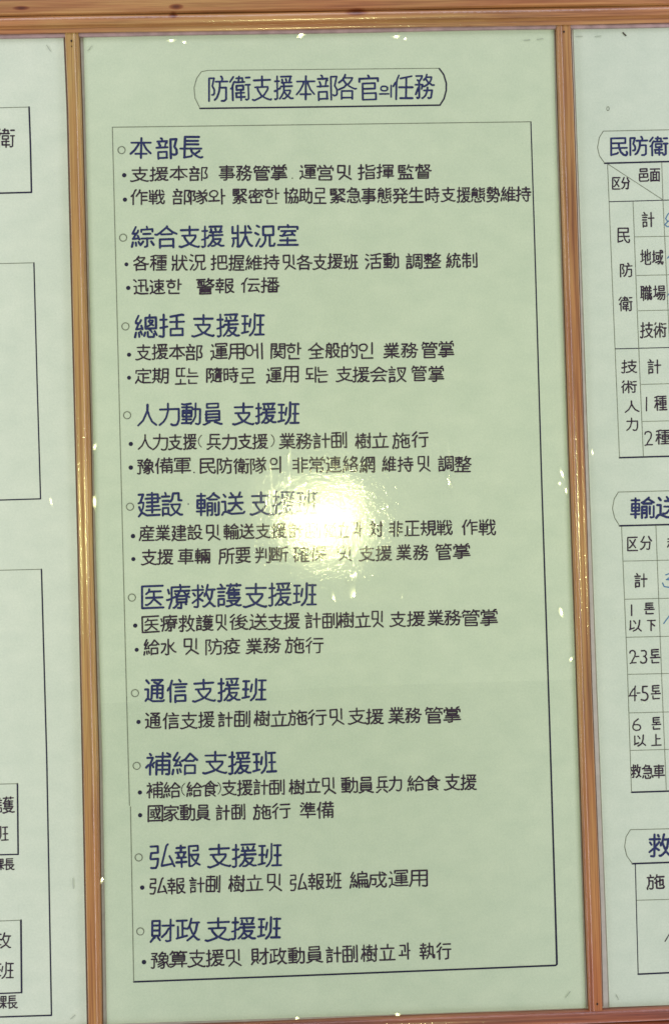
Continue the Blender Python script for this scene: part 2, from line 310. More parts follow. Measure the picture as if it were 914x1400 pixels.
[[82,85],[30,49,26,52],[27,36,4,36],[35,10,31,15],[5,11,0,3],[26,52,23,58],[26,52,4,52],[39,54,61,59],[63,34,58,35,39,30],[61,3,57,13],[4,52,5,55,16,63],[27,28,4,28],[46,6,46,2,43,0,19,0,17,4,17,11],[60,27,61,22,59,19,40,19,40,37],[61,49,58,44,40,44,40,61],[4,19,4,43,27,43,27,21,20,19]],
[[82,85],[59,50,59,56,48,62],[63,14,63,5,59,1,53,2,45,13],[13,12,20,11,25,13,25,35,6,35],[58,39,50,23,45,19],[28,2,41,12,45,13],[45,13,45,19],[45,19,39,34,39,63],[63,50,6,50,6,24,0,0]],
[[86,85],[16,54,14,62],[49,19,53,21,59,34],[49,19,49,12],[31,2,34,1,49,12],[27,52,32,62,34,63],[2,61,4,53],[63,14,63,6,59,1,54,3,49,12],[54,61,60,53],[31,35,3,35],[16,45,31,45,31,24,3,24,3,46,16,46],[62,44,37,41],[44,62,44,43,49,19],[16,0,16,45],[0,13,33,13]],
[[84,82],[4,45,24,45,24,28,4,28],[54,39,54,0],[62,62,59,63,36,57,36,18,29,2],[63,39,36,39],[0,0,4,25,4,57,28,61]],
[[86,84],[1,25,11,26],[43,12,44,12],[43,12,32,27,30,35],[43,12,31,4,20,2],[20,30,11,28],[44,12,53,4,61,1,63,2],[43,63,43,35],[26,52,60,52],[2,48,19,48],[27,35,58,35,54,25,44,12],[0,3,3,0,9,0,11,5,11,63]],
[[85,84],[0,25,10,26],[19,30,10,28],[43,59,43,30],[1,48,18,48],[27,30,59,30],[1,2,4,0,10,2,10,63],[61,15,63,9,61,5,58,2,33,2,29,4,27,8,27,59,59,59,59,26]],
[[86,84],[1,25,11,26],[20,29,11,28],[59,3,28,3],[2,48,19,48],[59,3,59,22,28,22,28,3],[63,41,27,41],[44,58,44,23],[0,2,9,0,11,2,11,63],[61,61,57,62,28,57]],
[[85,85],[10,29,18,30,20,33],[32,18,37,9],[0,25,10,27],[59,53,28,53],[43,62,43,39],[1,48,18,48],[25,26,62,26],[53,39,53,2,45,0,41,3],[2,2,8,1,10,3,10,63],[24,39,63,39]],
[[84,84],[30,3,60,3],[59,58,30,53],[0,25,11,27],[23,33,21,30,11,29],[60,15,30,15],[20,48,1,48],[11,63,11,5,10,0,3,0],[30,0,30,28,59,28,59,3],[63,47,59,39,33,39,30,43,30,62]],
[[82,86],[14,53,14,59,9,62],[57,63,53,62,49,58],[31,54,31,62],[49,53,49,58],[13,37,14,45,49,45,51,43,49,35,14,35,13,37],[56,28,52,28,8,28],[59,19,5,19],[2,44,2,53,32,53,60,53,61,44],[63,10,0,10],[16,2,19,0,31,2,31,27]],
[[86,83],[57,26,60,24],[57,26,53,34],[9,26,0,24],[9,28,18,29],[41,39,35,25],[60,39,25,39],[30,13,60,13],[45,25,45,1],[17,49,1,49],[57,26,35,26],[63,1,26,1],[25,49,59,49,59,61,24,61,24,20,18,1],[1,1,7,0,9,5,9,63]],
[[85,85],[10,28,0,26],[24,54,24,60,61,60,61,54],[10,30,18,31],[63,10,22,10],[27,29,58,29],[27,29,27,38,58,38,58,19,28,19,27,29],[60,48,26,48],[43,52,43,1],[10,63,10,3,4,0,1,2],[17,48,1,48]],
[[87,84],[9,27,18,28,19,31],[9,25,0,23],[43,8,46,8],[43,8,32,20],[43,8,35,2,28,2],[39,55,41,50],[59,61,23,61],[56,56,51,44],[32,20,25,9,18,2],[27,54,28,44],[46,8,55,2,63,2],[46,8,53,17,55,23,32,23],[16,49,1,49],[22,34,61,34],[33,44,33,20],[59,44,24,44],[0,2,3,0,9,3,9,63]],
[[88,84],[10,27,0,25],[30,45,29,54],[37,43,23,28],[60,28,63,29],[60,28,47,40,46,44],[60,28,56,24],[50,45,54,55],[17,31,10,30],[17,31,17,28,19,30],[23,28,26,24],[17,31,23,28],[56,24,26,24],[56,3,56,24],[41,31,41,60],[56,3,26,3],[26,24,26,3],[17,48,1,48],[9,63,9,2,4,0,1,2],[56,62,23,62],[60,44,37,44],[41,24,41,4],[26,14,56,14],[37,43,36,45,22,45]],
[[88,83],[63,2,61,0,49,3,37,8,35,11],[35,11,30,11],[15,35,18,26,30,11],[0,2,5,0,15,3,29,8,30,11],[60,52,5,52],[32,63,32,35],[35,11,48,25,51,30,51,35,8,35]],
[[87,82],[47,19,44,20,36,41],[47,19,47,13],[47,19,49,20,53,29,57,49],[36,41,31,34,17,36],[63,1,59,1,47,13],[47,13,30,0],[4,41,4,8],[17,58,17,11],[29,58,1,58],[0,7,29,14],[36,41,41,63],[62,50,39,50]],
[[86,84],[38,39,35,37,34,31],[38,39,45,22,48,20],[2,40,7,33],[48,20,50,21,53,27,56,49],[48,20,48,14],[16,30,20,32,29,42],[0,13,11,22,15,23],[28,57,26,61],[48,14,60,2,63,2],[48,14,39,5,33,1,30,2],[28,18,16,26],[30,50,0,50],[38,39,43,63],[15,63,15,2,13,0,5,1],[61,49,41,49]],
[[84,84],[20,36,27,32],[20,36,20,40],[20,36,16,36],[16,28,16,36],[53,11,32,11],[40,49,35,45],[14,39,16,36],[13,12,13,0],[16,40,7,32,0,28],[63,28,61,28,51,34,40,49],[57,53,53,41,47,34,36,28,32,29],[16,40,28,40,28,50,3,50,3,41,14,39],[32,21,32,0],[29,57,1,57],[16,61,16,40],[46,63,43,61,40,49],[62,54,42,54],[58,21,6,21],[0,0,62,0]],
[[81,84],[25,49,29,58],[18,34,14,32,6,21,6,18],[55,38,55,0],[27,7,0,7,0,60],[18,34,23,33,29,25],[8,58,11,50],[33,0,38,15,38,56,59,62,63,62],[63,38,38,38],[19,63,19,15],[7,41,30,41]],
[[84,85],[47,33,35,31],[8,3,11,1,17,1,20,4,20,36,8,36],[54,17,59,18,59,39,47,36],[36,53,37,62],[36,53,28,43],[36,53,62,53],[12,63,14,58,13,51],[29,27,35,27],[7,51,7,21,0,4,1,0],[61,11,63,7,59,1,44,1,35,3,35,39],[0,51,24,51],[47,14,47,45]],
[[82,84],[36,9,30,18],[0,37,16,37],[63,40,24,40],[43,0,53,2,53,40],[62,27,24,27],[43,63,43,40],[60,55,26,55],[0,14,16,14,16,58,0,58,0,9]],
[[83,84],[28,4,23,11],[27,43,8,43],[63,43,42,43],[27,31,8,31],[0,1,4,2,10,11],[42,25,63,25],[1,18,33,18],[51,2,54,0,63,2,63,60,42,60,42,19,36,2],[27,18,27,62],[8,63,8,18],[2,54,33,54]],
[[80,83],[24,48,24,42,13,25,0,13],[40,48,41,41,49,27,63,14],[63,48,1,48],[32,0,32,63],[14,13,50,13]],
[[91,84],[53,62,50,56,50,50],[38,63,38,51],[22,38,19,50],[25,51,25,63],[41,38,44,50],[36,16,39,12,50,5,58,2,63,3],[14,50,14,56,11,62],[26,16,24,12,12,5,6,2,0,3],[10,28,53,28],[32,37,32,0],[56,37,7,37],[59,17,3,17],[4,50,59,50]],
[[86,85],[10,36,14,33,17,23],[27,10,24,18],[9,1,9,33],[38,18,35,5],[51,21,49,34],[0,12,0,17,5,30,9,33],[40,28,40,36,24,36,24,24,40,24,40,28],[17,47,2,47],[48,2,51,0,58,2,58,62],[48,46,63,46],[21,56,42,56],[32,45,32,63],[41,45,22,45],[9,33,9,63],[44,6,20,2]],
[[83,73],[57,34,33,34],[10,1,10,41],[60,63,3,63],[33,63,33,1],[0,0,63,0]],
[[74,78],[0,2,24,7,27,10],[61,13,63,9,61,2,58,0,49,2,38,13,33,27],[30,45,32,27],[1,45,55,45,55,63,0,63,0,2],[61,27,1,27]],
[[84,84],[31,40,40,33],[31,40,31,63],[30,40,30,2,21,0,17,3],[63,10,60,10,51,16,40,29,40,33],[40,33,55,49],[1,45,17,45,19,40,11,20,0,9]],
[[84,82],[32,34,32,19,28,10,22,3,18,0,15,1],[5,63,13,59],[15,23,3,2],[47,34,47,1,60,1,63,8],[10,37,0,42],[32,34,58,34,58,60,25,60,25,35,32,35]],
[[83,84],[0,42,9,36],[2,2,13,22],[25,3,58,3],[4,62,13,57],[60,62,56,63,26,57,22,59],[58,3,58,24,25,24,25,0],[42,24,42,59],[20,42,63,42]],
[[82,84],[14,59,6,63],[7,47,1,50],[14,39,3,25],[23,51,15,47],[26,56,28,63],[26,56,60,56],[63,14,0,14],[31,19,31,0],[61,27,23,27],[58,37,23,37],[58,46,23,46],[42,62,43,57,43,27],[26,56,23,53,23,27]],
[[86,82],[42,29,45,28,48,16,54,6,60,1,63,1],[42,29,31,6,25,0,18,0],[59,51,52,61],[2,60,2,41,18,41],[5,25,5,12,1,1],[42,62,42,29],[61,41,26,41],[18,0,18,63],[18,25,0,25]],
[[85,83],[23,0,30,7,36,21,36,63],[22,26,25,47],[61,30,44,30],[52,58,52,2],[38,2,63,2],[62,58,43,58],[16,33,2,33],[9,9,9,57],[17,57,1,57],[0,6,18,10]],
[[81,81],[10,49,13,61],[10,49,2,37],[0,0,63,0],[8,25,57,25],[10,48,60,48],[32,63,32,0]],
[[82,84],[30,63,34,56],[21,33,20,27],[22,40,23,46,19,50,19,55],[20,27,12,20],[52,51,48,49,45,40],[19,14,56,14],[13,0,63,0],[5,55,60,55],[62,40,6,40,6,16,0,0],[37,32,37,1],[20,27,58,27]],
[[76,77],[63,25,8,25],[63,44,8,44],[35,63,35,1],[0,2,5,12,8,26,8,63,63,63,63,2,58,0,47,2]],
[[75,78],[63,63,0,63],[63,3,0,3,0,42],[63,43,63,0],[49,33,49,17,14,17,14,49,48,49,48,33],[14,33,49,33],[31,48,31,17]],
[[85,86],[13,39,7,39,2,47,0,48],[9,24,9,24],[16,2,25,1,35,4,36,6],[36,6,42,6],[36,6,27,16,25,22],[61,31,50,32,50,44,29,44,27,33,20,29],[25,23,53,23,53,18,42,6],[33,63,37,61,38,54],[42,6,43,4,48,2,62,2],[1,21,7,24,11,24],[63,54,12,54,12,17,5,0]],
[[89,83],[17,2,20,2,27,10,30,11],[37,63,38,58],[55,32,63,29],[27,35,29,35],[27,35,22,40],[0,23,3,23,12,26],[37,46,38,52],[29,35,34,41,34,45],[31,1,40,0,40,15],[53,35,47,45],[60,40,54,35],[3,51,6,40],[27,32,17,29],[53,10,51,10],[27,24,54,24],[29,35,30,33,52,33,54,35],[5,0,12,21,12,57,62,57],[62,46,21,46],[27,35,27,16,40,16,54,16,54,35]],
[[83,84],[52,39,63,34],[52,39,51,44],[12,39,14,45],[12,39,0,33],[6,52,14,45],[42,54,34,63],[42,54,44,49,51,44],[42,54,50,59],[5,59,25,59,20,49,14,45],[51,44,60,52],[21,36,21,14,12,4,4,0],[59,20,4,20],[41,36,41,1,44,0,58,0,60,7],[52,39,50,36,13,36,12,39]],
[[75,83],[42,32,50,20],[0,30,23,30],[12,62,10,52],[40,52,42,63],[40,52,32,40],[40,51,63,51,63,6,57,0,46,0,44,1],[0,6,23,6,23,51,0,51,0,1]],
[[83,83],[16,39,16,28],[63,52,41,52],[24,19,24,1],[16,51,16,60],[43,63,41,52],[39,0,39,19],[41,52,35,42],[47,40,56,32],[30,29,2,29,2,60,29,60],[63,0,0,0],[9,1,9,19,54,19,54,1],[2,40,27,40,27,50,2,50]],
[[84,82],[52,9,10,9],[6,42,2,35],[10,18,52,18],[28,59,14,59],[28,37,26,42],[10,0,52,0],[0,49,30,49],[11,0,11,27,52,27,52,0],[15,63,15,34],[37,59,39,52,46,43,59,33,63,34],[33,34,45,40,53,48,57,57,57,60,37,60]],
[[85,81],[41,55,35,39],[7,35,19,35,19,32],[44,56,45,63],[6,7,19,7,19,32],[35,39,32,35],[19,32,26,32,32,35],[0,19,1,24,5,26],[63,0,33,0],[2,58,20,58],[6,26,6,1],[60,13,33,13],[60,39,35,39],[10,58,5,26],[27,47,27,55,43,55,61,55,61,48],[60,26,33,26],[49,0,49,42,47,47],[33,35,33,0]],
[[86,82],[0,13,9,32,12,34],[13,0,13,32],[12,34,13,32],[22,25,18,31,13,32],[2,58,20,63,28,61,62,61],[29,32,60,32],[13,34,13,60],[22,43,2,43],[44,22,29,22,29,41,60,41,60,22,44,22],[62,52,26,52],[44,1,44,61],[28,11,60,11],[63,1,24,1]],
[[100,100],[32,63,32,49],[5,47,58,47],[17,37,21,5],[47,38,42,5],[0,3,63,3]],
[[83,84],[38,58,39,63],[9,63,8,58],[55,31,10,31],[18,12,18,8,12,3,5,0,0,1],[32,47,32,52],[1,51,8,58],[27,51,32,52],[48,57,51,52,50,47],[20,22,20,12],[55,39,10,39],[16,47,17,52,15,57],[45,22,45,0],[38,58,62,58],[32,46,10,46,10,23,54,23,54,46,32,46],[33,54,28,58,8,58],[0,12,63,12],[38,58,32,52]],
[[81,82],[31,48,32,43],[6,58,7,63],[6,58,0,50],[16,57,20,50],[40,58,40,63],[40,58,35,52],[49,57,52,50],[12,12,55,12,55,0],[12,0,55,0],[6,58,27,58],[61,35,60,43,3,43,3,35],[12,22,51,22,50,33,12,33,12,0],[40,58,63,58]],
[[86,85],[58,3,58,22],[58,3,33,3],[3,15,0,4,1,0],[21,8,19,18],[11,16,12,5],[38,56,41,63],[38,56,35,54,35,51],[12,62,2,42],[33,22,58,22],[33,22,31,26],[33,22,33,3],[12,42,15,44,19,51],[12,42,4,26],[12,42,2,42],[63,27,60,26],[27,26,31,26],[60,26,58,22],[1,25,4,26],[4,26,19,28],[30,47,35,51],[38,56,57,56,57,52,51,42,31,26],[60,26,49,35,35,51],[21,24,18,35]],
[[84,84],[32,4,58,4],[9,41,9,40,9,41],[2,15,0,2],[11,41,14,44,18,51],[11,41,9,41],[11,41,4,26],[19,17,22,8],[11,16,13,4],[4,26,20,28],[58,44,54,39,35,39,32,43],[44,60,32,43],[32,43,23,39],[12,63,2,44,2,42,9,41],[58,4,58,26,32,26,32,0],[63,41,44,60],[22,25,18,36]],
[[85,84],[49,26,49,2,61,2,63,8,62,11],[0,1,2,14],[12,41,15,43,19,50],[12,41,3,41],[12,41,4,25],[18,35,20,26],[44,53,41,62,39,63],[20,26,23,23],[35,26,33,11,29,4,24,0],[61,33,57,37],[12,62,3,42],[12,3,10,15],[19,19,18,15,20,9],[57,37,53,45],[33,35,41,53],[29,34,57,37],[1,24,20,26],[61,53,28,53]],
[[85,84],[33,17,25,6],[19,17,21,11],[34,41,55,41],[3,26,20,27],[3,26,12,42],[0,2,3,16],[46,55,44,63],[11,15,12,5],[38,0,45,2,45,27],[12,42,17,48,18,53],[12,42,2,42],[56,17,63,6],[2,42,12,63],[21,24,16,36],[62,27,27,27],[61,47,61,55,46,54,28,54,28,47]],
[[84,84],[12,42,14,43,19,52],[12,42,2,42,12,63],[12,42,3,26],[11,16,12,5],[31,44,34,51],[31,44,27,42,26,36],[38,62,34,51],[48,62,50,57],[18,18,23,7],[2,15,0,2],[21,28,3,26],[19,35,23,25],[32,0,32,44],[60,20,32,20],[60,35,32,35],[49,50,49,5],[34,50,62,50],[32,5,63,5]],
[[82,84],[21,7,18,17],[11,42,15,44,19,51],[11,42,4,25],[11,42,2,43,13,63],[41,46,39,53],[2,16,0,2],[4,25,20,27],[28,0,28,59,63,59,63,2,61,0,53,2],[11,4,11,16,12,17],[55,14,40,14,40,28],[53,52,50,40],[19,35,21,23],[36,40,56,40],[46,40,46,28],[36,28,55,28]],
[[82,82],[17,37,17,45],[48,44,49,44],[48,44,39,57],[48,44,43,40,35,36],[49,44,56,39,61,36,63,37],[33,15,33,2,23,0],[60,14,52,18],[39,57,39,62],[18,26,20,29,27,32],[18,26,9,25],[17,63,17,56],[27,32,31,32],[27,32,27,37],[17,55,2,55],[43,9,46,9,62,3],[18,9,4,2,0,3],[47,23,51,21,52,18],[18,16,28,24],[52,16,4,16],[49,44,57,54,59,62,36,62],[18,26,30,24,44,29],[28,63,2,63,2,37,27,37],[2,46,26,46,26,55,17,56]],
[[84,84],[11,62,2,43,9,40],[9,40,9,40],[30,29,30,26],[10,15,11,4],[44,63,46,55],[19,8,15,17],[23,3,27,24,30,26],[9,40,14,43,18,51],[3,15,0,1],[9,40,10,37,5,30,4,25],[4,26,19,26],[43,31,43,2],[30,29,28,31,28,55,60,55,60,42,28,42],[30,26,32,25,32,0],[57,1,63,1,63,30,32,30,30,29],[63,15,32,15],[53,31,53,2],[17,34,20,23]],
[[84,83],[39,45,42,49],[54,8,55,6,54,0,40,0,37,2,37,15],[57,17,63,5],[3,14,0,1],[11,14,12,2],[3,42,5,43,3,42],[16,17,20,7],[42,56,60,56,60,25,30,25,30,56,42,56],[42,56,43,63],[49,13,45,19,41,21],[11,62,3,46,3,42],[3,42,4,41,11,41],[11,41,14,42,18,50],[11,41,4,24],[19,26,4,24],[29,14,26,4],[21,23,18,33],[52,33,42,41],[42,48,52,48,52,45,44,35,38,32,35,32]],
[[86,85],[41,10,26,10],[41,10,44,6],[15,29,4,29],[53,19,57,21,61,31],[28,41,28,49,25,51],[53,12,56,5,60,4,63,9,62,16],[26,21,41,21],[57,58,60,51],[4,45,16,45],[34,55,32,62],[39,50,38,41],[16,60,1,60],[51,12,51,63],[15,14,0,12],[4,60,4,13],[16,60,16,0],[41,10,41,32,26,32,26,6],[53,12,40,2],[61,41,24,41],[42,55,24,55]],
[[85,84],[14,46,16,40],[17,15,14,22],[36,27,36,31],[13,56,15,63],[33,40,37,47,37,60,54,60,54,43,63,41],[36,31,57,31,58,28,53,17,48,10,34,1,29,2],[62,2,56,2,46,10,36,27],[24,31,0,31],[1,1,5,24,5,56,24,56,24,2,23,0,16,0]],
[[82,85],[1,49,16,63],[61,58,29,58],[51,37,51,2,39,0],[0,27,10,33],[63,38,26,38],[20,47,17,46,11,35,11,0]],
[[82,84],[45,3,48,1,56,3,56,40],[6,35,0,31],[14,13,24,33,28,36],[36,33,45,18],[30,0,30,35,28,36],[42,53,38,59],[5,56,10,63],[49,57,62,57],[29,36,29,62],[12,48,6,36,6,0],[63,40,47,40,43,45,18,45]],
[[85,84],[48,2,51,0,57,3,57,39],[0,49,11,62],[8,35,2,31],[34,28,42,28,42,39,21,39,21,28,34,28],[50,58,62,58],[29,63,26,47],[21,58,40,58,40,47],[63,39,49,39],[45,47,18,47,15,49,12,47,8,37,8,0],[18,19,44,19],[34,0,34,28],[20,19,20,8,46,8]],
[[82,84],[19,22,16,29],[55,63,63,58,63,53],[12,57,9,61],[10,29,16,29],[10,29,5,27,0,21],[16,29,21,36],[2,50,17,50,10,31,10,1],[62,15,28,15],[25,53,63,53],[54,1,60,0,62,2,62,40,28,40,28,0],[62,28,28,28],[44,1,44,63]],
[[84,80],[29,8,39,8],[29,7,28,10,15,13],[29,7,27,4,17,2,5,0,0,2],[25,36,23,25],[11,12,15,13],[39,8,46,18,47,24],[39,8,57,1,63,2],[15,13,19,24],[61,63,3,63],[23,63,23,36],[2,24,62,24],[40,52,58,52,58,36,6,36,6,52,40,52],[40,36,40,63]],
[[85,82],[38,24,33,7,24,0],[23,12,15,23,12,24],[32,49,58,49],[32,37,58,37],[50,24,50,1,61,1,63,8],[24,34,0,34],[23,51,2,51],[12,63,12,24,4,4],[58,49,58,24,32,24,32,61,58,61,58,49]],
[[82,84],[9,63,14,57],[3,41,24,41],[27,51,0,51],[23,31,3,31],[4,4,23,4,23,21,4,21,4,0],[33,37,63,37],[47,1,47,61]],
[[82,84],[9,63,12,58],[3,41,20,41],[44,48,49,39],[63,1,47,15],[33,57,62,57,58,37,51,21,47,19],[33,57,38,34,44,22,47,19],[23,51,0,51],[30,1,47,15],[47,15,47,19],[3,31,20,31],[3,0,3,20,21,20,21,4,3,4]],
[[86,82],[63,1,57,1,44,9],[32,30,31,25],[20,31,3,31],[61,41,52,42,52,61,35,61,32,45,27,39,23,39,21,41,3,41],[20,4,27,0,36,4,42,9],[20,4,3,4],[12,58,10,63],[42,9,44,9],[42,9,31,25],[23,52,0,52],[3,0,3,21,20,21,20,4],[44,9,53,21,56,30,27,30]],
[[85,84],[20,31,3,31],[13,58,10,63],[44,23,42,25,28,25],[44,23,47,23],[0,51,22,51],[20,41,3,41],[45,0,45,19,43,21],[63,5,55,11,47,23],[47,23,48,25,62,25],[44,23,27,4,3,4],[45,60,60,60,60,36,30,36,30,60,45,60],[45,60,45,23],[60,48,30,48],[3,1,3,21,20,21,20,5]],
[[83,84],[19,31,3,31],[9,63,12,57],[21,51,0,51],[18,41,3,41],[3,4,19,4],[52,2,60,0,63,4,63,60,30,60,30,17,24,3,19,4],[38,35,55,35],[38,8,38,24,53,24,53,11,39,11],[47,52,47,35],[54,47,39,47],[3,1,3,21,19,21,19,4]],
[[86,84],[5,38,18,38],[5,38,5,46],[26,36,30,33,32,29],[26,36,27,52,7,52],[26,36,20,35,18,38],[11,21,52,21],[10,60,7,52],[63,37,60,36,49,43],[48,43,49,43],[48,43,40,53],[48,43,38,37,35,37],[49,43,56,52,57,57],[4,47,5,46],[4,47,5,51,7,52],[52,0,51,8,12,8,11,0],[52,0,11,0],[18,38,18,46,5,46],[52,15,11,15],[34,49,40,53],[60,28,2,28],[43,63,40,53],[0,60,31,60],[42,57,62,57]],
[[89,85],[29,41,25,38],[12,57,8,63],[18,41,3,41],[3,31,18,31],[54,16,58,18],[54,16,53,13,46,6],[0,51,20,51],[63,2,57,1,48,4,46,6],[33,16,40,6],[40,6,46,6],[40,6,40,4,34,2,27,0,24,1],[51,63,51,55],[60,24,30,24],[25,58,61,58],[26,16,54,16],[30,38,57,38],[58,46,31,46],[57,32,30,32],[46,24,46,45,43,51],[30,41,30,24],[3,1,3,21,18,21,18,5,3,5],[29,41,32,51,36,55,36,63]],
[[86,88],[45,35,45,47],[49,48,51,57,36,57],[60,29,54,23],[40,31,40,35],[40,31,27,24,24,25],[1,58,20,58,19,54,12,46],[63,5,54,23],[47,17,25,5],[47,21,54,23],[12,46,3,49],[12,46,15,42,15,36],[36,57,37,61,40,63],[36,57,31,52,29,48],[25,15,44,24],[10,36,10,3,5,1,0,3],[40,31,47,21],[1,36,21,36,19,24],[25,47,60,47,60,35,30,35,30,48],[36,1,42,0,46,3,47,8,47,21]],
[[85,84],[30,13,41,24,48,37,52,39],[19,12,25,4],[0,1,7,11,11,13],[24,33,4,33],[4,47,24,47],[32,46,63,46],[41,2,44,0,53,2,53,63],[4,47,4,61,24,61,24,18,4,18,4,47]],
[[83,84],[8,34,55,34],[63,11,0,11],[60,57,3,57],[31,63,31,0],[8,34,8,22,54,22,54,47,9,47,9,34]],
[[80,80],[0,9,63,9],[55,31,55,42,9,42,9,20,54,20,55,31],[10,52,52,52],[9,31,55,31],[31,0,31,62],[1,53,1,63,60,63,61,53]],
[[85,85],[49,11,49,13],[32,13,37,25],[32,13,28,13],[49,13,52,24,54,25],[35,34,37,25],[63,59,28,59],[1,55,21,55],[20,34,20,45,2,45,2,23,20,23,20,34],[45,2,45,59],[49,13,41,13,37,25],[2,34,20,34],[52,37,53,26,58,14,62,14],[0,13,21,13],[11,0,11,63],[28,0,28,45,62,45,62,3,60,1,55,1]],
[[84,86],[53,2,55,0,62,2,62,36],[52,34,52,11],[63,48,46,60],[28,47,32,48],[30,25,43,25],[32,48,46,60],[32,48,34,44,56,44],[48,63,46,60],[30,15,43,15],[23,55,1,55],[22,33,2,33],[22,33,22,22,2,22,2,44,22,44,22,33],[23,12,0,12],[12,1,12,62],[39,1,43,2,43,35,30,35,30,0]],
[[85,79],[21,62,55,62,55,16,59,12,63,13,63,24],[0,63,3,63,11,54],[63,0,31,0,11,7],[11,7,11,35,1,35],[11,7,3,2],[46,36,20,36],[33,53,33,10]],
[[88,84],[33,55,31,56],[1,38,10,38,10,9],[47,50,52,63],[11,53,6,60],[10,9,27,1,60,1,63,5],[10,9,5,8,0,0],[31,56,27,63],[30,56,30,50],[55,12,42,27,38,28],[18,12,23,11,28,14,38,28],[39,50,39,28],[59,33,20,33],[22,50,57,50]],
[[88,79],[43,47,42,51],[43,47,40,46],[0,36,10,36,10,8],[42,51,52,59,53,62],[42,51,29,55],[63,3,60,0,26,0,10,8],[11,53,2,62],[10,8,5,6,1,1],[57,63,22,63],[57,34,22,34],[40,46,22,46,22,10],[43,47,57,46,57,12,54,9,48,10],[57,23,22,23],[40,10,40,46]],
[[86,82],[63,3,57,0,34,0,25,0,10,8],[0,1,5,6,10,8],[10,8,10,36,0,36],[2,60,10,52],[60,56,19,56],[39,63,39,9],[57,15,36,31,23,31,23,45,56,45,56,31,42,31,26,15,20,12]],
[[88,86],[63,6,60,2,30,2,20,4,9,11],[0,0,1,5,5,9,9,11],[0,38,9,38,9,11],[4,62,10,54],[18,58,58,58],[54,38,22,38],[59,19,17,19],[38,48,22,48,22,28,54,28,54,48,38,48],[38,63,38,11]],
[[82,82],[1,0,3,7,10,11],[62,54,62,63,20,63,20,54],[0,35,10,35,10,11],[9,53,5,60],[10,11,27,3,63,3],[55,52,26,52],[41,42,24,42,24,25,58,25,58,42,41,42],[62,16,20,16],[58,34,24,34],[41,10,41,52]],
[[73,80],[28,38,28,20],[8,63,52,63,52,50,5,50,5,62,8,63],[63,8,61,2,55,0,8,0,3,1,0,5,0,38,57,38,57,20,0,20]],
[[80,86],[32,3,4,3],[13,63,16,62,18,53],[9,34,11,40,7,47],[32,49,28,48,25,34],[50,12,54,10,60,11,63,14,63,25,56,35,63,58,44,58,44,0],[2,53,33,53],[35,34,0,34],[31,3,31,21,4,21,4,0]],
[[87,79],[63,2,59,0,52,2,42,8,41,11],[33,8,32,5,11,1],[50,40,13,40],[41,11,34,16,30,28],[41,11,55,21],[50,51,13,51],[60,28,0,28],[52,63,12,63,12,1]],
[[75,81],[31,17,31,29],[31,18,12,18],[17,38,21,34,21,29],[50,18,31,18],[31,17,23,9,15,5,11,5],[0,53,24,53],[40,29,42,37],[46,5,31,17],[63,53,38,53],[0,0,0,63,24,63,24,42,0,42],[63,42,38,42,38,62,63,62,63,5,61,1,54,1,50,3],[13,29,49,29]],
[[79,85],[45,56,42,62,40,63],[45,56,43,50],[43,0,52,0,58,4,58,34,35,34],[0,0,0,59,17,59,11,39,18,29,18,20,15,16,10,16],[19,3,26,8,33,22,36,35,36,50],[23,50,63,50]],
[[80,86],[0,0,0,59,15,59,10,40,15,33,17,22,14,18,9,17],[58,63,54,61,49,51],[43,34,45,32],[43,34,38,43],[43,34,26,24],[30,61,36,56,36,50],[40,50,38,43],[52,33,61,41],[52,33,45,32],[52,33,61,13],[20,36,23,35,38,43],[46,22,27,11,21,11],[45,32,47,19,47,7,42,2,35,1],[63,50,22,50]],
[[82,86],[20,37,26,37,26,9],[6,20,11,18,15,22,15,32,9,42,15,59],[61,2,41,2,26,9],[51,42,51,50],[18,0,19,4,26,9],[58,26,37,26],[58,19,37,19],[41,58,42,63],[39,57,38,51,33,43],[0,1,0,59,21,59,26,51],[63,41,39,41],[39,52,43,50,60,50],[32,58,62,58],[37,11,37,33,58,33,58,12,57,10,53,9]],
[[82,84],[23,52,2,52],[23,35,3,35],[40,52,61,52],[60,35,40,35],[0,18,23,18],[40,18,63,18],[23,0,23,63],[40,0,40,63]],
[[82,78],[20,19,41,19],[20,33,41,33],[28,48,30,62],[63,63,0,63],[41,4,41,47],[20,4,20,47],[59,4,4,4],[59,0,59,47,28,47,4,47,4,0]],
[[88,84],[14,20,48,20],[31,4,13,1],[52,17,48,20],[52,17,43,9],[27,50,30,50,32,43],[50,45,59,42,63,43],[50,45,32,60],[50,45,48,42],[14,32,48,32],[13,45,0,42],[43,9,31,14,27,14],[43,9,54,0],[48,42,48,20],[13,1,13,45],[48,42,14,42],[34,63,13,45]],
[[78,81],[63,34,51,34],[16,15,16,35],[5,56,34,56,34,31],[41,16,0,16],[51,63,51,0]],
[[75,78],[10,63,10,44,55,44],[0,29,63,29],[10,15,10,0,56,0]],
[[65,82],[24,34,24,15],[63,0,63,63],[44,34,7,34,7,57,44,57],[0,15,50,15]],
[[75,63],[31,18,31,1],[27,32,6,32,6,63,26,63],[57,31,37,31,37,63,57,63],[0,0,63,0]],
[[75,66],[31,1,31,23],[56,23,10,23,10,44,54,44,54,63,9,63],[63,0,0,0]],
[[100,100],[0,63,0,32,32,32,32,63,0,63],[54,63,54,21],[31,32,30,19,8,0],[30,19,63,0]],
[[67,82],[63,0,63,63],[28,36,46,36],[28,36,24,53,19,57,7,56,3,51,0,41,0,26,7,17,16,15,23,19,27,26,28,36],[46,61,46,4]],
[[76,82],[19,15,19,31],[51,35,63,35],[19,31,7,36,3,42,5,52,15,59,23,59,30,56,34,51,35,45,30,35,19,31],[0,15,41,15],[51,63,51,0]],
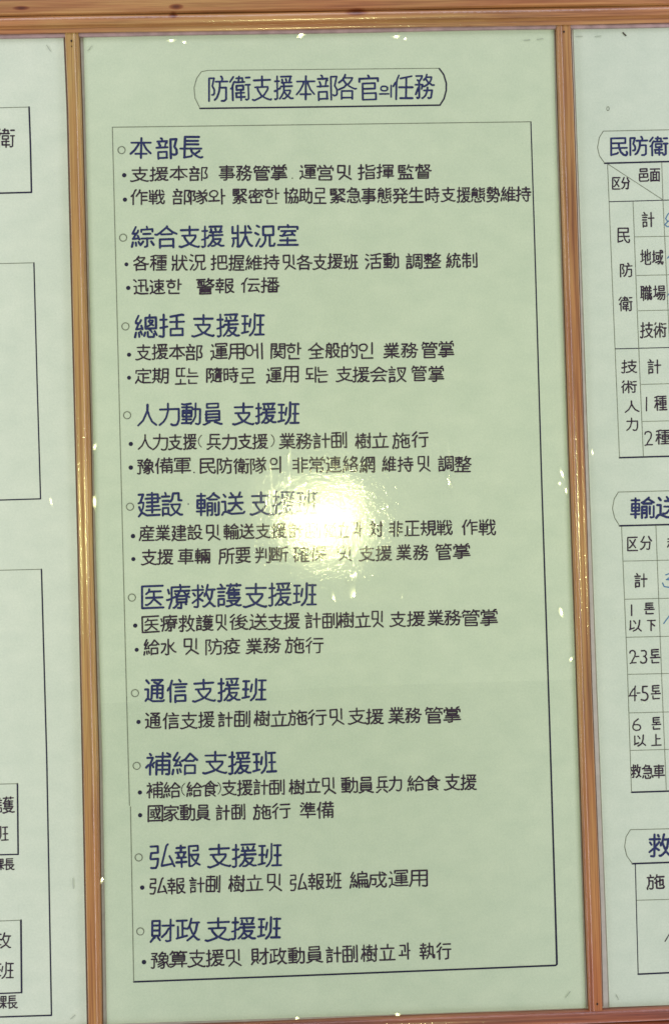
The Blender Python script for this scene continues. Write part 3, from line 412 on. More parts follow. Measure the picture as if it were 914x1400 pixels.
[[65,82],[63,0,63,63],[0,16,51,16],[42,39,42,50,31,57,14,57,8,53,5,47,7,38,15,33,34,33,42,39]],
[[67,80],[63,0,13,0,13,17],[59,63,59,18],[29,56,34,51,36,45,31,34,21,30,5,33,0,40,0,49,4,54,14,58,24,58,29,56]],
[[75,78],[31,37,31,25],[31,37,55,37],[52,51,9,51],[56,0,10,0,10,14],[31,37,9,37,9,63,54,63],[63,25,0,25]],
[[76,80],[12,14,12,0,55,0],[63,41,51,41],[19,56,19,62],[5,38,6,41,12,46,24,46,32,42,33,33,30,28,25,26,13,26,6,30,5,38],[51,17,51,63],[0,55,38,55]]
]
CHARS = "123456上下事人以任会伝作保信備全兵分判制劃力助動務勢区医協各合員営國地域執報場官定室家密対常建弘後急態成戦所技把括持指掌握揮援播支政救整断施時期本業樹正民水況活準狀班生産用画疫療発的監督確種立算管絡給統綜維網緊編總職般行術衛補要規計訍設課調警護豫財車軍輛輸迅送通速連運邑部長関防隊隨非面食과는되또로및에와의인톤한"
GL = {}
for ch, row in zip(CHARS, GLYPHS):
    GL[ch] = (row[0][0], row[0][1], [[(q[i] / 63, q[i + 1] / 63) for i in range(0, len(q), 2)] for q in row[1:]])
GL['-'] = (40, 0, [[(0, .5), (1, .5)]])
GL['('] = (25, 90, [[(1, 1), (.35, .8), (0, .5), (.35, .2), (1, 0)]])
GL[')'] = (25, 90, [[(0, 1), (.65, .8), (1, .5), (.65, .2), (0, 0)]])
GL['.'] = (5, 5, [[(.5, 0), (.51, .02)]])
GL['·'] = (5, 5, [[(.5, .5), (.51, .52)]])

def letters(ink, txt, x0, x1, yc, h, width, fy=None, jit=1.0):
    """txt hand-lettered between pixels x0 and x1 of its row; fy(x) gives the row's middle"""
    fy = fy or (lambda x: yc)
    n = len(txt); gap = .10 if n > 1 else 0
    cell = (x1 - x0) / (n - gap * 1.0 if n > 1 else 1)
    for i, ch in enumerate(txt):
        gw, gh, st = GL[ch]
        ww = cell * (1 - gap); cx = x0 + cell * i + ww / 2
        ww *= 1 + random.uniform(-.07, .06) * jit
        hh = h * (1 + random.uniform(-.05, .04) * jit)
        cy = fy(cx) + random.uniform(-.7, .7) * jit
        if ch == '1': ww = 0
        u0, v0 = P(cx, cy); lw = S * .985
        ang = random.uniform(-.03, .03) * jit + .006
        ca, sa = math.cos(ang), math.sin(ang)
        for q in st:
            jx, jy = random.uniform(-.012, .012) * jit, random.uniform(-.012, .012) * jit
            pts = []
            for x, y in q:
                X = (x - .5 + jx) * ww * lw; Y = (y - .5 + jy) * hh * lw
                X += .03 * Y
                pts.append((u0 + X * ca - Y * sa, v0 + X * sa + Y * ca))
            wd_ = width * S * random.uniform(.9, 1.1)
            ink.line(pts, wd_, width2=wd_ * random.uniform(.85, 1.1))
def pxline(ink, pts, width, width2=None):
    ink.line([P(x, y) for x, y in pts], width * S, width2=width2 * S if width2 else None)
def pxlabel(parent, name, mat, items, width, label=None):
    k = Ink()
    for (t, x0, x1, yc, h) in items: letters(k, t, x0, x1, yc, h, width)
    return k.build(name, mat, parent, label)

# ---------------------------------------------------------------- wall
def box(u0, u1, v0, v1, w0, w1):
    vs = [W(u, v, w) for w in (w0, w1) for v in (v0, v1) for u in (u0, u1)]
    return vs, [(0, 1, 3, 2), (4, 6, 7, 5), (0, 4, 5, 1), (2, 3, 7, 6), (0, 2, 6, 4), (1, 5, 7, 3)]
vs, fs = box(-2.2, 2.2, -Z0, 1.4, -.15, -.012)
wall = mesh('wall', vs, fs, M_wall); wall['kind'] = 'structure'

# ---------------------------------------------------------------- the wooden display board
board = thing('display_board', 'varnished pine frame with two upright battens holding three pale green lettered sheets', 'display board')
U0, U1 = -.62, .70
v_top = P(457, 46)[1]; v_bot = P(457, 1389.5)[1]
vs, fs = box(U0, U1, v_bot - .05, v_top + .05, -.0118, -.0009)
mesh('backing_board', vs, fs, M_back, board)

def extrude_h(name, prof, u0, u1, mat, parent, n=60):
    """profile (v, w) swept along u, with a slight waver"""
    vs, fs = [], []; m = len(prof)
    for i in range(n + 1):
        u = u0 + (u1 - u0) * i / n; j = .0003 * math.sin(i * .37 + len(name))
        for (v, w) in prof: vs.append(W(u, v + j, w))
    for i in range(n):
        for k in range(m):
            k2 = (k + 1) % m
            fs.append((i * m + k, (i + 1) * m + k, (i + 1) * m + k2, i * m + k2))
    fs.append(tuple(range(m))); fs.append(tuple(range(n * m, n * m + m))[::-1])
    o = mesh(name, vs, fs, mat, parent, True)
    md = o.data; md.set_sharp_from_angle(angle=math.radians(38)); return o
def arcprof(vin, vout, wlow, wtop, n=9):
    """rounded moulding section between vin (inner edge) and vout"""
    pr = [(vin, -.003), (vin, wlow)]
    for k in range(1, n):
        t = k / n; pr.append((vin + (vout - vin) * t, wlow + (wtop - wlow) * math.sin(math.pi * min(1, .12 + t * .76)) ** .8))
    pr += [(vout, wlow), (vout, -.003)]
    return pr
kn = [P(241, 9.5, .015) + (.0040, 2.6), P(237, 21, .013) + (.0050, 1.3), P(487, 17, .013) + (.0055, 3.0), P(640, 37, .008) + (.002, 4.0), P(30, 12, .014) + (.003, 4.0)]
M_wt = wood_mat('varnished_pine_top', 'x', PAL_T, 1.3, kn)
M_wt2 = wood_mat('varnished_pine_plank', 'x', PAL_T, 7.9, kn)
M_wb = wood_mat('varnished_pine_bottom', 'x', PAL_R, 4.1)
top = bpy.data.objects.new('top_rail', None); C.objects.link(top); top.parent = board
def vv(y, w=0, x=457): return P(x, y, w)[1]
# inner edge of the moulding, groove, and outer plank (pixel rows at the photograph's middle column)
mv = lambda y, w: (vv(y, w), w)
extrude_h('moulding', [(vv(39.5, .004), -.003), mv(39.5, .0040), mv(39.3, .0066), mv(38.7, .0076), mv(37.2, .0083), mv(36.0, .0086), mv(34.8, .0087), mv(32.6, .0084), mv(30.8, .0084), mv(29.6, .0098), mv(28.6, .0118), mv(27.9, .0128), mv(26.3, .0135), mv(24.6, .0141), mv(22.0, .0144), mv(18.5, .0142), mv(16.6, .0134), mv(15.6, .0110), (vv(15.6, .011), -.003)], U0, U1, M_wt, top)
extrude_h('fillet', [(vv(45.5), -.003), (vv(45.5), .0030), (vv(43.6), .0045), (vv(38.8, .006) , .0045), (vv(38.8, .006), -.003)], U0, U1, M_fillet, top)
pt = vv(13.0, .014)
extrude_h('plank', [(pt, -.003), (pt, .013), (pt + .0012, .0150), (pt + .006, .0160), (pt + .055, .0155), (pt + .060, .013), (pt + .060, -.003)], U0, U1, M_wt2, top)
bot = bpy.data.objects.new('bottom_rail', None); C.objects.link(bot); bot.parent = board
vb = P(800, 1379)[1]
extrude_h('moulding', [(vb, -.003), (vb, .004), (vb - .0012, .0068), (vb - .006, .0105), (vb - .011, .0120), (vb - .0135, .0112), (vb - .0145, .007), (vb - .0145, -.003)][::-1], U0, U1, M_wb, bot)
pb = vb - .0158
extrude_h('plank', [(pb, -.003), (pb, .010), (pb - .0015, .0125), (pb - .005, .0135), (pb - .06, .0130), (pb - .064, .010), (pb - .064, -.003)][::-1], U0, U1, M_wb, bot)

def lerp_pts(pts, y):
    for (xa, ya), (xb, yb) in zip(pts[:-1], pts[1:]):
        if y <= yb or (xb, yb) == pts[-1]: return xa + (xb - xa) * (y - ya) / (yb - ya)
def batten(name, Lp, Rp, y0, y1, hw, mat, mirror=False):
    """upright strip whose edges follow the measured, slightly bowed lines; reeded face"""
    sec = [(0, -.003), (0, .5), (.04, .80), (.09, .93), (.15, .93), (.22, .86), (.32, .88), (.52, .90), (.60, .84), (.66, .95), (.71, 1.0), (.76, .98), (.82, .86), (.86, .95), (.90, .95), (.96, .80), (1, .5), (1, -.003)]
    if mirror: sec = [(1 - t, h) for t, h in sec][::-1]
    vs, fs = [], []; n = 90; m = len(sec)
    for i in range(n + 1):
        y = y0 + (y1 - y0) * i / n
        ul, vl = P(lerp_pts(Lp, y), y, hw); ur, vr = P(lerp_pts(Rp, y), y, hw)
        j = random.uniform(-.00008, .00008)
        for k, (t, h) in enumerate(sec):
            w = h if h < 0 else h * hw
            vs.append(W(ul + (ur - ul) * t + j, (vl + vr) / 2, w))
    for i in range(n):
        for k in range(m - 1):
            fs.append((i * m + k, i * m + k + 1, (i + 1) * m + k + 1, (i + 1) * m + k))
    fs.append(tuple(range(m))[::-1]); fs.append(tuple(range(n * m, n * m + m)))
    o = mesh('batten', vs, fs, mat, board, True)
    o.data.set_sharp_from_angle(angle=math.radians(30)); o['label'] = name; return o
LBL = [(88.2, 45), (92.8, 150), (103.3, 600), (107.2, 750), (113.2, 1040), (120.3, 1400)]
LBR = [(107.6, 45), (111.4, 150), (123.4, 600), (126.2, 750), (134.3, 1040), (139.3, 1400)]
RBL = [(759.8, 35), (763.2, 150), (778, 600), (790, 950), (800, 1250), (804.9, 1380)]
RBR = [(780.2, 35), (784.5, 150), (798.3, 600), (809.3, 950), (821, 1250), (823.9, 1380)]
M_v1 = wood_mat('varnished_pine_upright', 'z', PAL_V, 2.2, red_light_foot=True); M_v2 = wood_mat('varnished_pine_upright_red', 'z', PAL_W, 9.4, red_light_foot=True)
b1 = batten('left batten, yellow pine with bright varnish streaks', LBL, LBR, 44.5, 1412, .0065, M_v1)
b2 = batten('right batten, redder pine with painted light reddening its foot', RBL, RBR, 33.5, 1382.5, .0065, M_v2, True)
def seam_shade_strip(Lp, Rp, y0, y1, dl, dr, parent):  # dark strip added along the battens where only contact shade falls
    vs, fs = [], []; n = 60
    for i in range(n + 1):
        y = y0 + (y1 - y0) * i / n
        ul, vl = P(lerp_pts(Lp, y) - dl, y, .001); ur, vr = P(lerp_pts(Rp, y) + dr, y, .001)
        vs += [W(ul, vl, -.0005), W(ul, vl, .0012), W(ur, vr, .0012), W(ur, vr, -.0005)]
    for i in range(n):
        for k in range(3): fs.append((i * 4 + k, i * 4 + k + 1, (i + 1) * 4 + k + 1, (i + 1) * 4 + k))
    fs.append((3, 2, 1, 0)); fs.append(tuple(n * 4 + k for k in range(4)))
    mesh('seam_shade_strip', vs, fs, M_seam_shade, parent)
seam_shade_strip(LBL, LBR, 52, 1402, 0.9, 2.0, b1); seam_shade_strip(RBL, RBR, 41, 1376, 2.1, 0.1, b2)
def nail(bt, x, y, r=.0013, w=.0068):
    u, v = P(x, y, w); vs = []; n = 10
    for k in range(n): vs.append(W(u + r * math.cos(k * 2 * math.pi / n) * .9, v + r * 1.25 * math.sin(k * 2 * math.pi / n), w - .0007))
    for k in range(n): vs.append(W(u + r * .8 * math.cos(k * 2 * math.pi / n) * .9, v + r * math.sin(k * 2 * math.pi / n), w))
    fs = [tuple(range(n, 2 * n))] + [(k, (k + 1) % n, n + (k + 1) % n, n + k) for k in range(n)]
    mesh('nail', vs, fs, M_nail, bt)
nail(b1, 97.7, 55.5); nail(b2, 770.3, 43); nail(b2, 816, 1373)
nail(b1, 98, 63, .0007)

# ---------------------------------------------------------------- sheets
def sheet(parent, name, left, right, ytop, ybot, mat, w0, w1, ny=60, nx=2):
    """thin slab; left and right are measured edge lines, ytop and ybot functions of x"""
    vs, fs = [], []
    def col(t, sx, w):
        r = []
        return r
    for w in (w1, w0):
        for i in range(ny + 1):
            t = i / ny
            yL = ytop(left[0][0]) + (ybot(left[-1][0]) - ytop(left[0][0])) * t
            yR = ytop(right[0][0]) + (ybot(right[-1][0]) - ytop(right[0][0])) * t
            a0 = P(lerp_pts(left, yL), yL); a1 = P(lerp_pts(right, yR), yR)
            for k in range(nx + 1):
                s = k / nx; vs.append(W(a0[0] + (a1[0] - a0[0]) * s, a0[1] + (a1[1] - a0[1]) * s, w))
    m = nx + 1; T = (ny + 1) * m
    for i in range(ny):
        for k in range(nx):
            q = i * m + k; fs.append((q, q + m, q + m + 1, q + 1)); fs.append((T + q, T + q + 1, T + q + m + 1, T + q + m))
        q = i * m; fs.append((q, T + q, T + q + m, q + m)); q = i * m + nx; fs.append((q, q + m, T + q + m, T + q))
    for k in range(nx):
        fs.append((k, k + 1, T + k + 1, T + k)); q = ny * m + k; fs.append((q, T + q, T + q + 1, q + 1))
    return mesh(name, vs, fs, mat, parent)
yt = lambda x: 52.3 - .0172 * x
yb_ = lambda x: 1405.2 - .0340 * x
CL = [(114.2, 45), (116.8, 150), (127.8, 600), (131.5, 750), (140.2, 1040), (146.4, 1402)]
CR = [(755.8, 35), (758.5, 150), (774, 600), (786.6, 950), (795.6, 1250), (800, 1382)]
RL = [(782.8, 35), (787, 150), (803, 600), (816, 950), (827.6, 1250), (832.4, 1380)]
LR = [(86.6, 45), (91, 150), (102, 600), (105.8, 750), (111.8, 1040), (118.8, 1402)]
LL = [(-150, 45), (-118, 1420)]; RR = [(1060, 30), (1110, 1380)]

def film(parent, left, right, x0, x1, nx, ny, amp, seed):
    """clear film with real, shallow waves lying over the sheet"""
    rs = np.random.RandomState(seed)
    waves = [(rs.uniform(8, 60), rs.uniform(4, 40), rs.uniform(0, 6.28), rs.uniform(.3, 1)) for _ in range(14)]
    vs, fs = [], []
    for i in range(ny + 1):
        t = i / ny
        yL = yt(left[0][0]) + 1 + (yb_(left[-1][0]) - 2 - yt(left[0][0])) * t; yR = yt(right[0][0]) + 1 + (yb_(right[-1][0]) - 2 - yt(right[0][0])) * t
        a0 = P(lerp_pts(left, yL) + .6, yL); a1 = P(lerp_pts(right, yR) - .6, yR)
        for k in range(nx + 1):
            s = k / nx; u = a0[0] + (a1[0] - a0[0]) * s; v = a0[1] + (a1[1] - a0[1]) * s
            h = sum(am / (fa + fb) * math.sin(fa * u + fb * v + ph) for fa, fb, ph, am in waves)
            vs.append(W(u, v, .0016 + amp * h))
    m = nx + 1
    for i in range(ny):
        for k in range(nx): q = i * m + k; fs.append((q, q + m, q + m + 1, q + 1))
    return mesh('plastic_film', vs, fs, M_film, parent, True)
def blister(parent, x, y, sx, sy, ang=0.0, dev=0.0):
    """small crease lifting off the film at photograph pixel x, y (half sizes in pixels); its ragged facet leans to the lamp"""
    u0, v0 = P(x, y); r = math.hypot(u0 - fu, v0 - fv); slope = r / D * (1 + random.uniform(-.03, .03)) + dev
    ex, ey = (u0 - fu) / max(r, 1e-6), (v0 - fv) / max(r, 1e-6)
    sx *= S * .62; sy *= S * .66; ca, sa = math.cos(ang), math.sin(ang)
    n = 22; rad = [1.0]
    ph = [random.uniform(0, 6.28) for _ in range(4)]
    vs, fs = [], []
    def pt(U, V):
        X, Y = U * ca - V * sa, U * sa + V * ca
        h = (X * ex + Y * ey) * slope
        h -= .016 * (U * U / sx + V * V / sy)
        vs.append(W(u0 + X, v0 + Y, .0026 + max(h, -.0012)))
    pt(0, 0)
    for q in (.35, .7, 1.0):
        for k in range(n):
            t = k * 2 * math.pi / n
            rr = q * (1 + .22 * math.sin(2 * t + ph[0]) + .20 * math.sin(3 * t + ph[1]) + .14 * math.sin(5 * t + ph[2]))
            pt(sx * rr * math.cos(t), sy * rr * math.sin(t))
    for k in range(n):
        k2 = (k + 1) % n; fs.append((0, 1 + k, 1 + k2))
        for q in range(2): fs.append((1 + q * n + k, 1 + (q + 1) * n + k, 1 + (q + 1) * n + k2, 1 + q * n + k2))
    return mesh('film_crease', vs, fs, M_blister, parent, True)
def staple(parent, x0, y0, x1, y1, w=.9, mat=None):
    a0, a1 = P(x0, y0), P(x1, y1); dx, dy = a1[0] - a0[0], a1[1] - a0[1]; l = math.hypot(dx, dy)
    nx, ny = -dy / l * w * S / 2, dx / l * w * S / 2
    vs = [W(a0[0] + nx, a0[1] + ny, .001), W(a0[0] - nx, a0[1] - ny, .001), W(a1[0] - nx, a1[1] - ny, .001), W(a1[0] + nx, a1[1] + ny, .001),
          W(a0[0], a0[1], .0014), W(a1[0], a1[1], .0014)]
    fs = [(0, 1, 2, 3), (0, 4, 1), (1, 4, 5, 2), (2, 5, 3), (3, 5, 4, 0)]
    mesh('staple', vs, fs, mat or M_staple, parent)

# ---- centre sheet
ctr = thing('lettered_sheet', 'tall pale green sheet between the battens with navy title and ten lettered sections', 'poster')
sheet(ctr, 'paper', CL, CR, yt, yb_, M_paper, -.0012, 0.0)
k = Ink()
pxline(k, [(284, 96.3), (600, 93.4)], .9); k.build('title_frame', M_fine, ctr, 'thin upper line of the title frame')
k = Ink(); pxline(k, [(284, 96.3), (275.5, 98), (269, 107), (265.4, 120), (266.6, 134), (273.3, 147.8)], 1.0); k.build('title_frame', M_fine, ctr, 'thin left arc of the title frame')
k = Ink(); pxline(k, [(273.3, 148.3), (440, 146.2), (601, 143.8)], 2.2); pxline(k, [(600, 93.8), (606, 102), (609.6, 114), (609.4, 124), (606.5, 135), (601, 143.6)], 2.1)
k.build('title_frame', M_line, ctr, 'thick shaded edge of the title frame')
k = Ink()
ft = lambda x: 121.2 - (x - 285) * .0085
for t, x0, x1 in (('防衛支援本部', 285, 460.5), ('各官', 462, 516.5), ('任務', 537, 593.5)): letters(k, t, x0, x1, 0, 34, 2.7, ft)
letters(k, '의', 519, 534, 124.5, 17, 2.4)
k.build('title', M_blue, ctr)
k = Ink(); pxline(k, [(725, 166.5), (440, 170.3), (153.8, 174)], 1.05); pxline(k, [(153.8, 174), (159.5, 400), (168.2, 750), (173, 945), (177.2, 1101)], 1.0); pxline(k, [(178.6, 1103), (183, 1342)], 1.0)
k.build('border', M_fine, ctr, 'thin top and left border line')
k = Ink(); pxline(k, [(725, 166.5), (730.5, 340), (739.5, 650), (750.3, 980), (758, 1230), (760.6, 1318)], 1.5, 2.7); pxline(k, [(183, 1342.3), (400, 1334.2), (600, 1326.3), (758.6, 1319.8), (760.6, 1318.2)], 2.3)
k.build('border', M_line, ctr, 'thick right and bottom border line')

ROWS = [
 ('H', (166.4, 205.3), [('本', 178.3, 207), ('部', 214, 242), ('長', 246.6, 277)], 178, 202.5, 277, 201.8, 29),
 ('T', (170, 239.6), [('支援本部', 179, 283), ('事務管掌', 299.5, 392), ('.', 398, 401), ('運営', 410, 455), ('및', 462, 479.5), ('指揮', 489.6, 537.6), ('監督', 543.7, 588.8)], 179, 238, 588, 234.4, 20.5),
 ('T', (171, 273), [('作戦', 179.7, 225), ('部隊와', 237, 307.5), ('緊密한', 318, 381), ('協助로', 389, 446), ('緊急', 451.7, 493), ('事態', 494.3, 534.7), ('発生', 537, 578), ('時支援', 581, 643), ('態勢維持', 643.7, 724)], 180, 270, 724, 265.3, 21),
 ('H', (168.5, 325), [('綜合支援', 181, 305), ('狀況室', 316.6, 407.7)], 181, 323.9, 407, 321.6, 29.5),
 ('T', (173, 361.5), [('各種', 182.5, 227.3), ('狀況', 235, 281), ('把握維持', 289, 381.4), ('및', 387, 404), ('各支援班', 406.6, 488.5), ('活動', 499.3, 544.8), ('調整', 554.5, 601.5), ('統制', 609.4, 651.3)], 182, 359.7, 651, 356.5, 21),
 ('T', (175.5, 393.7), [('迅速한', 182.5, 248), ('警報', 269, 319), ('伝播', 330.6, 381.4)], 182, 391.8, 381, 390.3, 21),
 ('H', (171.7, 446.3), [('總括', 183.8, 251), ('支援班', 262.6, 361)], 184, 445.6, 361, 444, 30),
 ('T', (176.6, 485), [('支援本部', 185.4, 275.7), ('運用에', 288.5, 357.7), ('関한', 370.5, 411), ('全般的인', 421.7, 510.3), ('業務', 523.6, 570.5), ('管掌', 576, 620)], 185, 481.9, 620, 478, 21.5),
 ('T', (176.6, 516.5), [('定期', 185.4, 229.7), ('또는', 240, 270.4), ('隨時로', 283, 348.5), ('運用', 364, 407.6), ('되는', 417.5, 447.3), ('支援', 459.5, 504), ('会訍', 506, 554), ('管掌', 561.8, 606.6)], 185, 514.5, 606, 510.8, 21.5),
 ('H', (174, 567.7), [('人力動員', 188.4, 304), ('支援班', 318.4, 408.3)], 188, 567.2, 408, 565.2, 29),
 ('T', (179, 607), [('人力支援', 189.4, 269), ('(', 271, 275.5), ('兵力支援', 283, 365), (')', 370.5, 375), ('業務計劃', 382, 473.4), ('樹立', 485.7, 529.6), ('施行', 536.6, 585.6)], 189, 604.5, 585, 601.3, 21.5),
 ('T', (179, 639.3), [('豫備軍', 187.7, 261), ('.', 264, 267), ('民防衛隊', 274, 363.3), ('의', 368, 383.7), ('非常連絡網', 400, 512), ('維持', 521.7, 563.7), ('및', 570.9, 588), ('調整', 598.5, 642.6)], 188, 637.6, 642, 633.7, 21.5),
 ('H', (177.9, 692.8), [('建設', 190, 249.4), ('·', 256, 259), ('輸送', 269, 333.8), ('支援班', 342, 434)], 190, 690.2, 434, 687.5, 31),
 ('T', (182, 733), [('産業建設', 191, 276.4), ('및', 283, 300.3), ('輸送支援', 306, 391), ('計劃', 395, 437), ('樹立', 443, 477), ('과', 482, 494), ('対', 505.7, 522.5), ('非正規戦', 531, 617), ('作戦', 631, 676)], 191, 729.6, 676, 720.3, 21),
 ('T', (182.5, 764.4), [('支援', 193.6, 236.3), ('車輛', 244, 287), ('所要', 300, 342), ('判断', 348.5, 393), ('確保', 401, 445), ('및', 462, 480), ('支援', 490.3, 534.8), ('業務', 541, 585.6), ('管掌', 595, 641.6)], 193, 761.6, 641, 754, 21),
 ('H', (180.5, 817), [('医療救護', 193.6, 329), ('支援班', 333.8, 431.6)], 193, 816, 431, 812, 31),
 ('T', (185, 855.3), [('医療救護', 195.3, 291), ('및', 296, 310), ('後送', 315, 365), ('支援', 366.6, 408.6), ('計劃樹立', 417.5, 506), ('및', 508.5, 523.6), ('支援', 532.4, 579.6), ('業務', 584.5, 629.3), ('管掌', 632, 679)], 195, 853.4, 679, 843.4, 21.5),
 ('T', (187, 888.4), [('給水', 196.6, 241), ('및', 251.7, 271.4), ('防疫', 282, 327.2), ('業務', 336.4, 383), ('施行', 391, 442)], 196, 885.7, 442, 881.2, 21.5),
 ('H', (184.7, 947.6), [('通信', 198, 256), ('支援班', 263, 363)], 198, 944.6, 363, 942.8, 30.5),
 ('T', (189.5, 987), [('通信支援', 198.7, 293.2), ('計劃', 298, 340.8), ('樹立', 347.8, 392.2), ('施行', 395, 445.5), ('및', 451.5, 469.3), ('支援', 476.3, 523.2), ('業務', 531.3, 575), ('管掌', 581.4, 628.6)], 198, 985.8, 628, 976.6, 21.5),
 ('H', (187, 1047), [('補給', 199.7, 269.5), ('支援班', 279, 376.7)], 200, 1045, 376, 1041.5, 30),
 ('T', (191.4, 1083.4), [('補給', 201, 245.7), ('(', 248, 252.5), ('給食', 255.8, 297), (')', 298, 302), ('支援計劃', 303.4, 387.8), ('樹立', 395.7, 438), ('및', 441.3, 457.8), ('動員', 467.2, 510.3), ('兵力', 513.8, 547.8), ('給食', 557.6, 601.3), ('支援', 607.3, 650.3)], 201, 1080.6, 650, 1068.8, 21),
 ('T', (191.7, 1114.5), [('國家動員', 202.8, 287.5), ('計劃', 295.5, 334.5), ('施行', 346.5, 396.4), ('準備', 409.8, 455.3)], 203, 1112.8, 455, 1107.5, 21.5),
 ('H', (189.8, 1172.2), [('弘報', 206, 272.6), ('支援班', 283.7, 384.6)], 206, 1171.4, 384, 1168, 30),
 ('T', (194.6, 1213.4), [('弘報', 206, 252), ('計劃', 260, 300.5), ('樹立', 313, 358.3), ('및', 366, 384.6), ('弘報班', 397.3, 466.5), ('編成', 478.8, 527), ('運用', 532, 583.7)], 206, 1211.8, 583, 1200.7, 22),
 ('H', (192, 1273.4), [('財政', 206.6, 272.6), ('支援班', 282, 383.7)], 206, 1272.7, 383, 1267.9, 30),
 ('T', (197, 1315.3), [('豫算支援', 207.6, 305.3), ('및', 310.7, 329), ('財政動員', 344, 440.8), ('計劃', 446, 487.6), ('樹立', 493.6, 540.3), ('과', 545.3, 560), ('執行', 573.3, 616.6)], 207, 1312.8, 616, 1299, 22.5),
]
for kind, bul, segs, xa, ya, xb, yb, h in ROWS:
    k = Ink(); g = (yb - ya) / (xb - xa); f = lambda x: ya + (x - xa) * g
    for t, x0, x1 in segs:
        if t in '().·': letters(k, t, x0, x1, 0, h * .8 if t in '()' else h * .8, 1.0 if t in '()' else 1.8, f)
        else: letters(k, t, x0, x1, 0, h * (.97 if kind == 'T' else 1.0), 3.0 if kind == 'H' else 2.2, f)
    k.build('heading' if kind == 'H' else 'text_line', M_blue if kind == 'H' else M_dark, ctr)
    k = Ink()
    if kind == 'H':
        q = [(bul[0] + 4.9 * math.cos(i * math.pi / 10), bul[1] + 4.9 * math.sin(i * math.pi / 10)) for i in range(21)]
        pxline(k, q, 1.25); k.build('bullet_ring', M_fine, ctr)
    else:
        k.dot(P(*bul), random.uniform(2.7, 3.1) * S, .0003, 14); k.build('bullet_dot', M_line, ctr)
film(ctr, CL, CR, 0, 0, 120, 260, .0045, 3)
# the clear cover is doubled from a slightly slanting fold downwards
vs = [W(*P(x, y), .0022) for x, y in ((135, 962), (470, 938), (789, 929), (799, 1375), (480, 1386), (146, 1397))]
mesh('film_fold', vs, [(0, 5, 4, 1), (1, 4, 3, 2)], M_fold, ctr)
for a_ in ((120, 70, 126, 63), (715, 55.5, 724, 54.7), (733, 54.3, 742, 53.3), (772, 1364, 779, 1355)): staple(ctr, *a_)
for x, y, sx, sy, an, *dv in ((130.6, 611, 4, 9, -.2), (130.2, 686, 4.5, 19, 0.0), (235, 57, 9, 3.5, .1), (252, 58.5, 5, 3, 0), (411, 50.5, 11, 4, .2), (541, 51.5, 9, 3.5, 0), (553, 55, 4, 2.5, 0),
      (767, 648, 3.5, 12, .35), (772.6, 671, 3, 8, 0), (764, 661, 4, 4, 0), (765.8, 837, 4.5, 13, .15), (779.5, 901, 3.5, 6, -.5), (528, 693, 2.6, 6, .2, .03), (548, 812, 2.2, 14, -.18, .06), (543, 1386, 7, 3, 0), (406, 1391, 5, 3, 0),
      (140.4, 1202, 4, 8, -.4), (693, 105, 3, 4, 0, .075), (632, 553, 2.6, 3, 0, .075), (478, 288, 3, 4, 0, .075), (508, 1233, 3, 3, 0, .075), (653, 1100, 3, 3, .2, .075), (372, 655, 4, 38, .06, .045), (396, 640, 4, 44, -.05, .05), (366, 690, 3, 16, .3, .03), (612, 640, 5, 60, .1, .075), (480, 800, 10, 30, 0, .045), (455, 812, 4, 18, .1, .03)):
    blister(ctr, x, y, sx, sy, an, *dv)

# ---- left sheet
lef = thing('organisation_chart_sheet', 'pale green sheet left of the left batten, showing the right ends of ruled boxes', 'poster')
sheet(lef, 'paper', LL, LR, yt, yb_, M_paper_left, -.0012, 0.0)
def panel_box(parent, top, right, bottom, wr=2.2, wb=2.2, wt=.9):
    k = Ink(); pxline(k, top, wt); k.build('box_line', M_fine, parent)
    k = Ink(); pxline(k, right, wr); pxline(k, bottom, wb); k.build('box_line', M_line, parent)
panel_box(lef, [(-140, 151), (40.1, 146.4)], [(40.1, 146.4), (42, 200), (43.4, 263)], [(43.4, 263), (-140, 268)])
panel_box(lef, [(-140, 364), (46.7, 359.3)], [(46.7, 359.3), (51, 520), (55.8, 682)], [(55.8, 682), (-140, 688)], 1.7, 1.7)
panel_box(lef, [(-140, 783), (57, 778.3)], [(57, 778.3), (64.3, 1040), (70.7, 1388)], [(70.7, 1388), (-140, 1395)], 1.9, 2.0)
panel_box(lef, [(-60, 1073.5), (24.2, 1071.4)], [(24.2, 1071.4), (25.2, 1168)], [(25.2, 1168), (-60, 1170)], 2.1, 1.8)
panel_box(lef, [(-56, 1261.5), (29, 1258)], [(29, 1258), (29.9, 1357)], [(29.9, 1357), (-56, 1360.5)], 2.4, 1.8)
pxlabel(lef, 'text_line', M_dark, [('防衛', -32, 20.3, 188.6, 26)], 2.0)
pxlabel(lef, 'text_line', M_dark, [('救護', -31, 19.3, 1100.5, 21)], 1.9)
pxlabel(lef, 'text_line', M_dark, [('班', -11, 11, 1139.8, 20.6)], 1.9)
pxlabel(lef, 'text_line', M_dark, [('課長', -8, 19.8, 1182, 15)], 1.7)
pxlabel(lef, 'text_line', M_dark, [('財政', -35, 14.3, 1285.7, 20.6)], 1.9)
pxlabel(lef, 'text_line', M_dark, [('班', -5, 18.2, 1326.9, 22)], 1.9)
pxlabel(lef, 'text_line', M_dark, [('課長', -5, 24, 1369.6, 16)], 1.7)
film(lef, LL, LR, 0, 0, 40, 220, .0045, 8)
for a_ in ((64, 62, 70, 71), (97, 1393, 103, 1387), (100, 1200, 100.6, 1215)): staple(lef, *a_)
for x, y, sx, sy, an, *dv in ((71, 686, 3, 9, .2), (97, 611, 3, 5, 0, .065), (64, 915, 2.4, 8, 0, .065), (76, 237, 3, 4, 0, .065)): blister(lef, x, y, sx, sy, an, *dv)

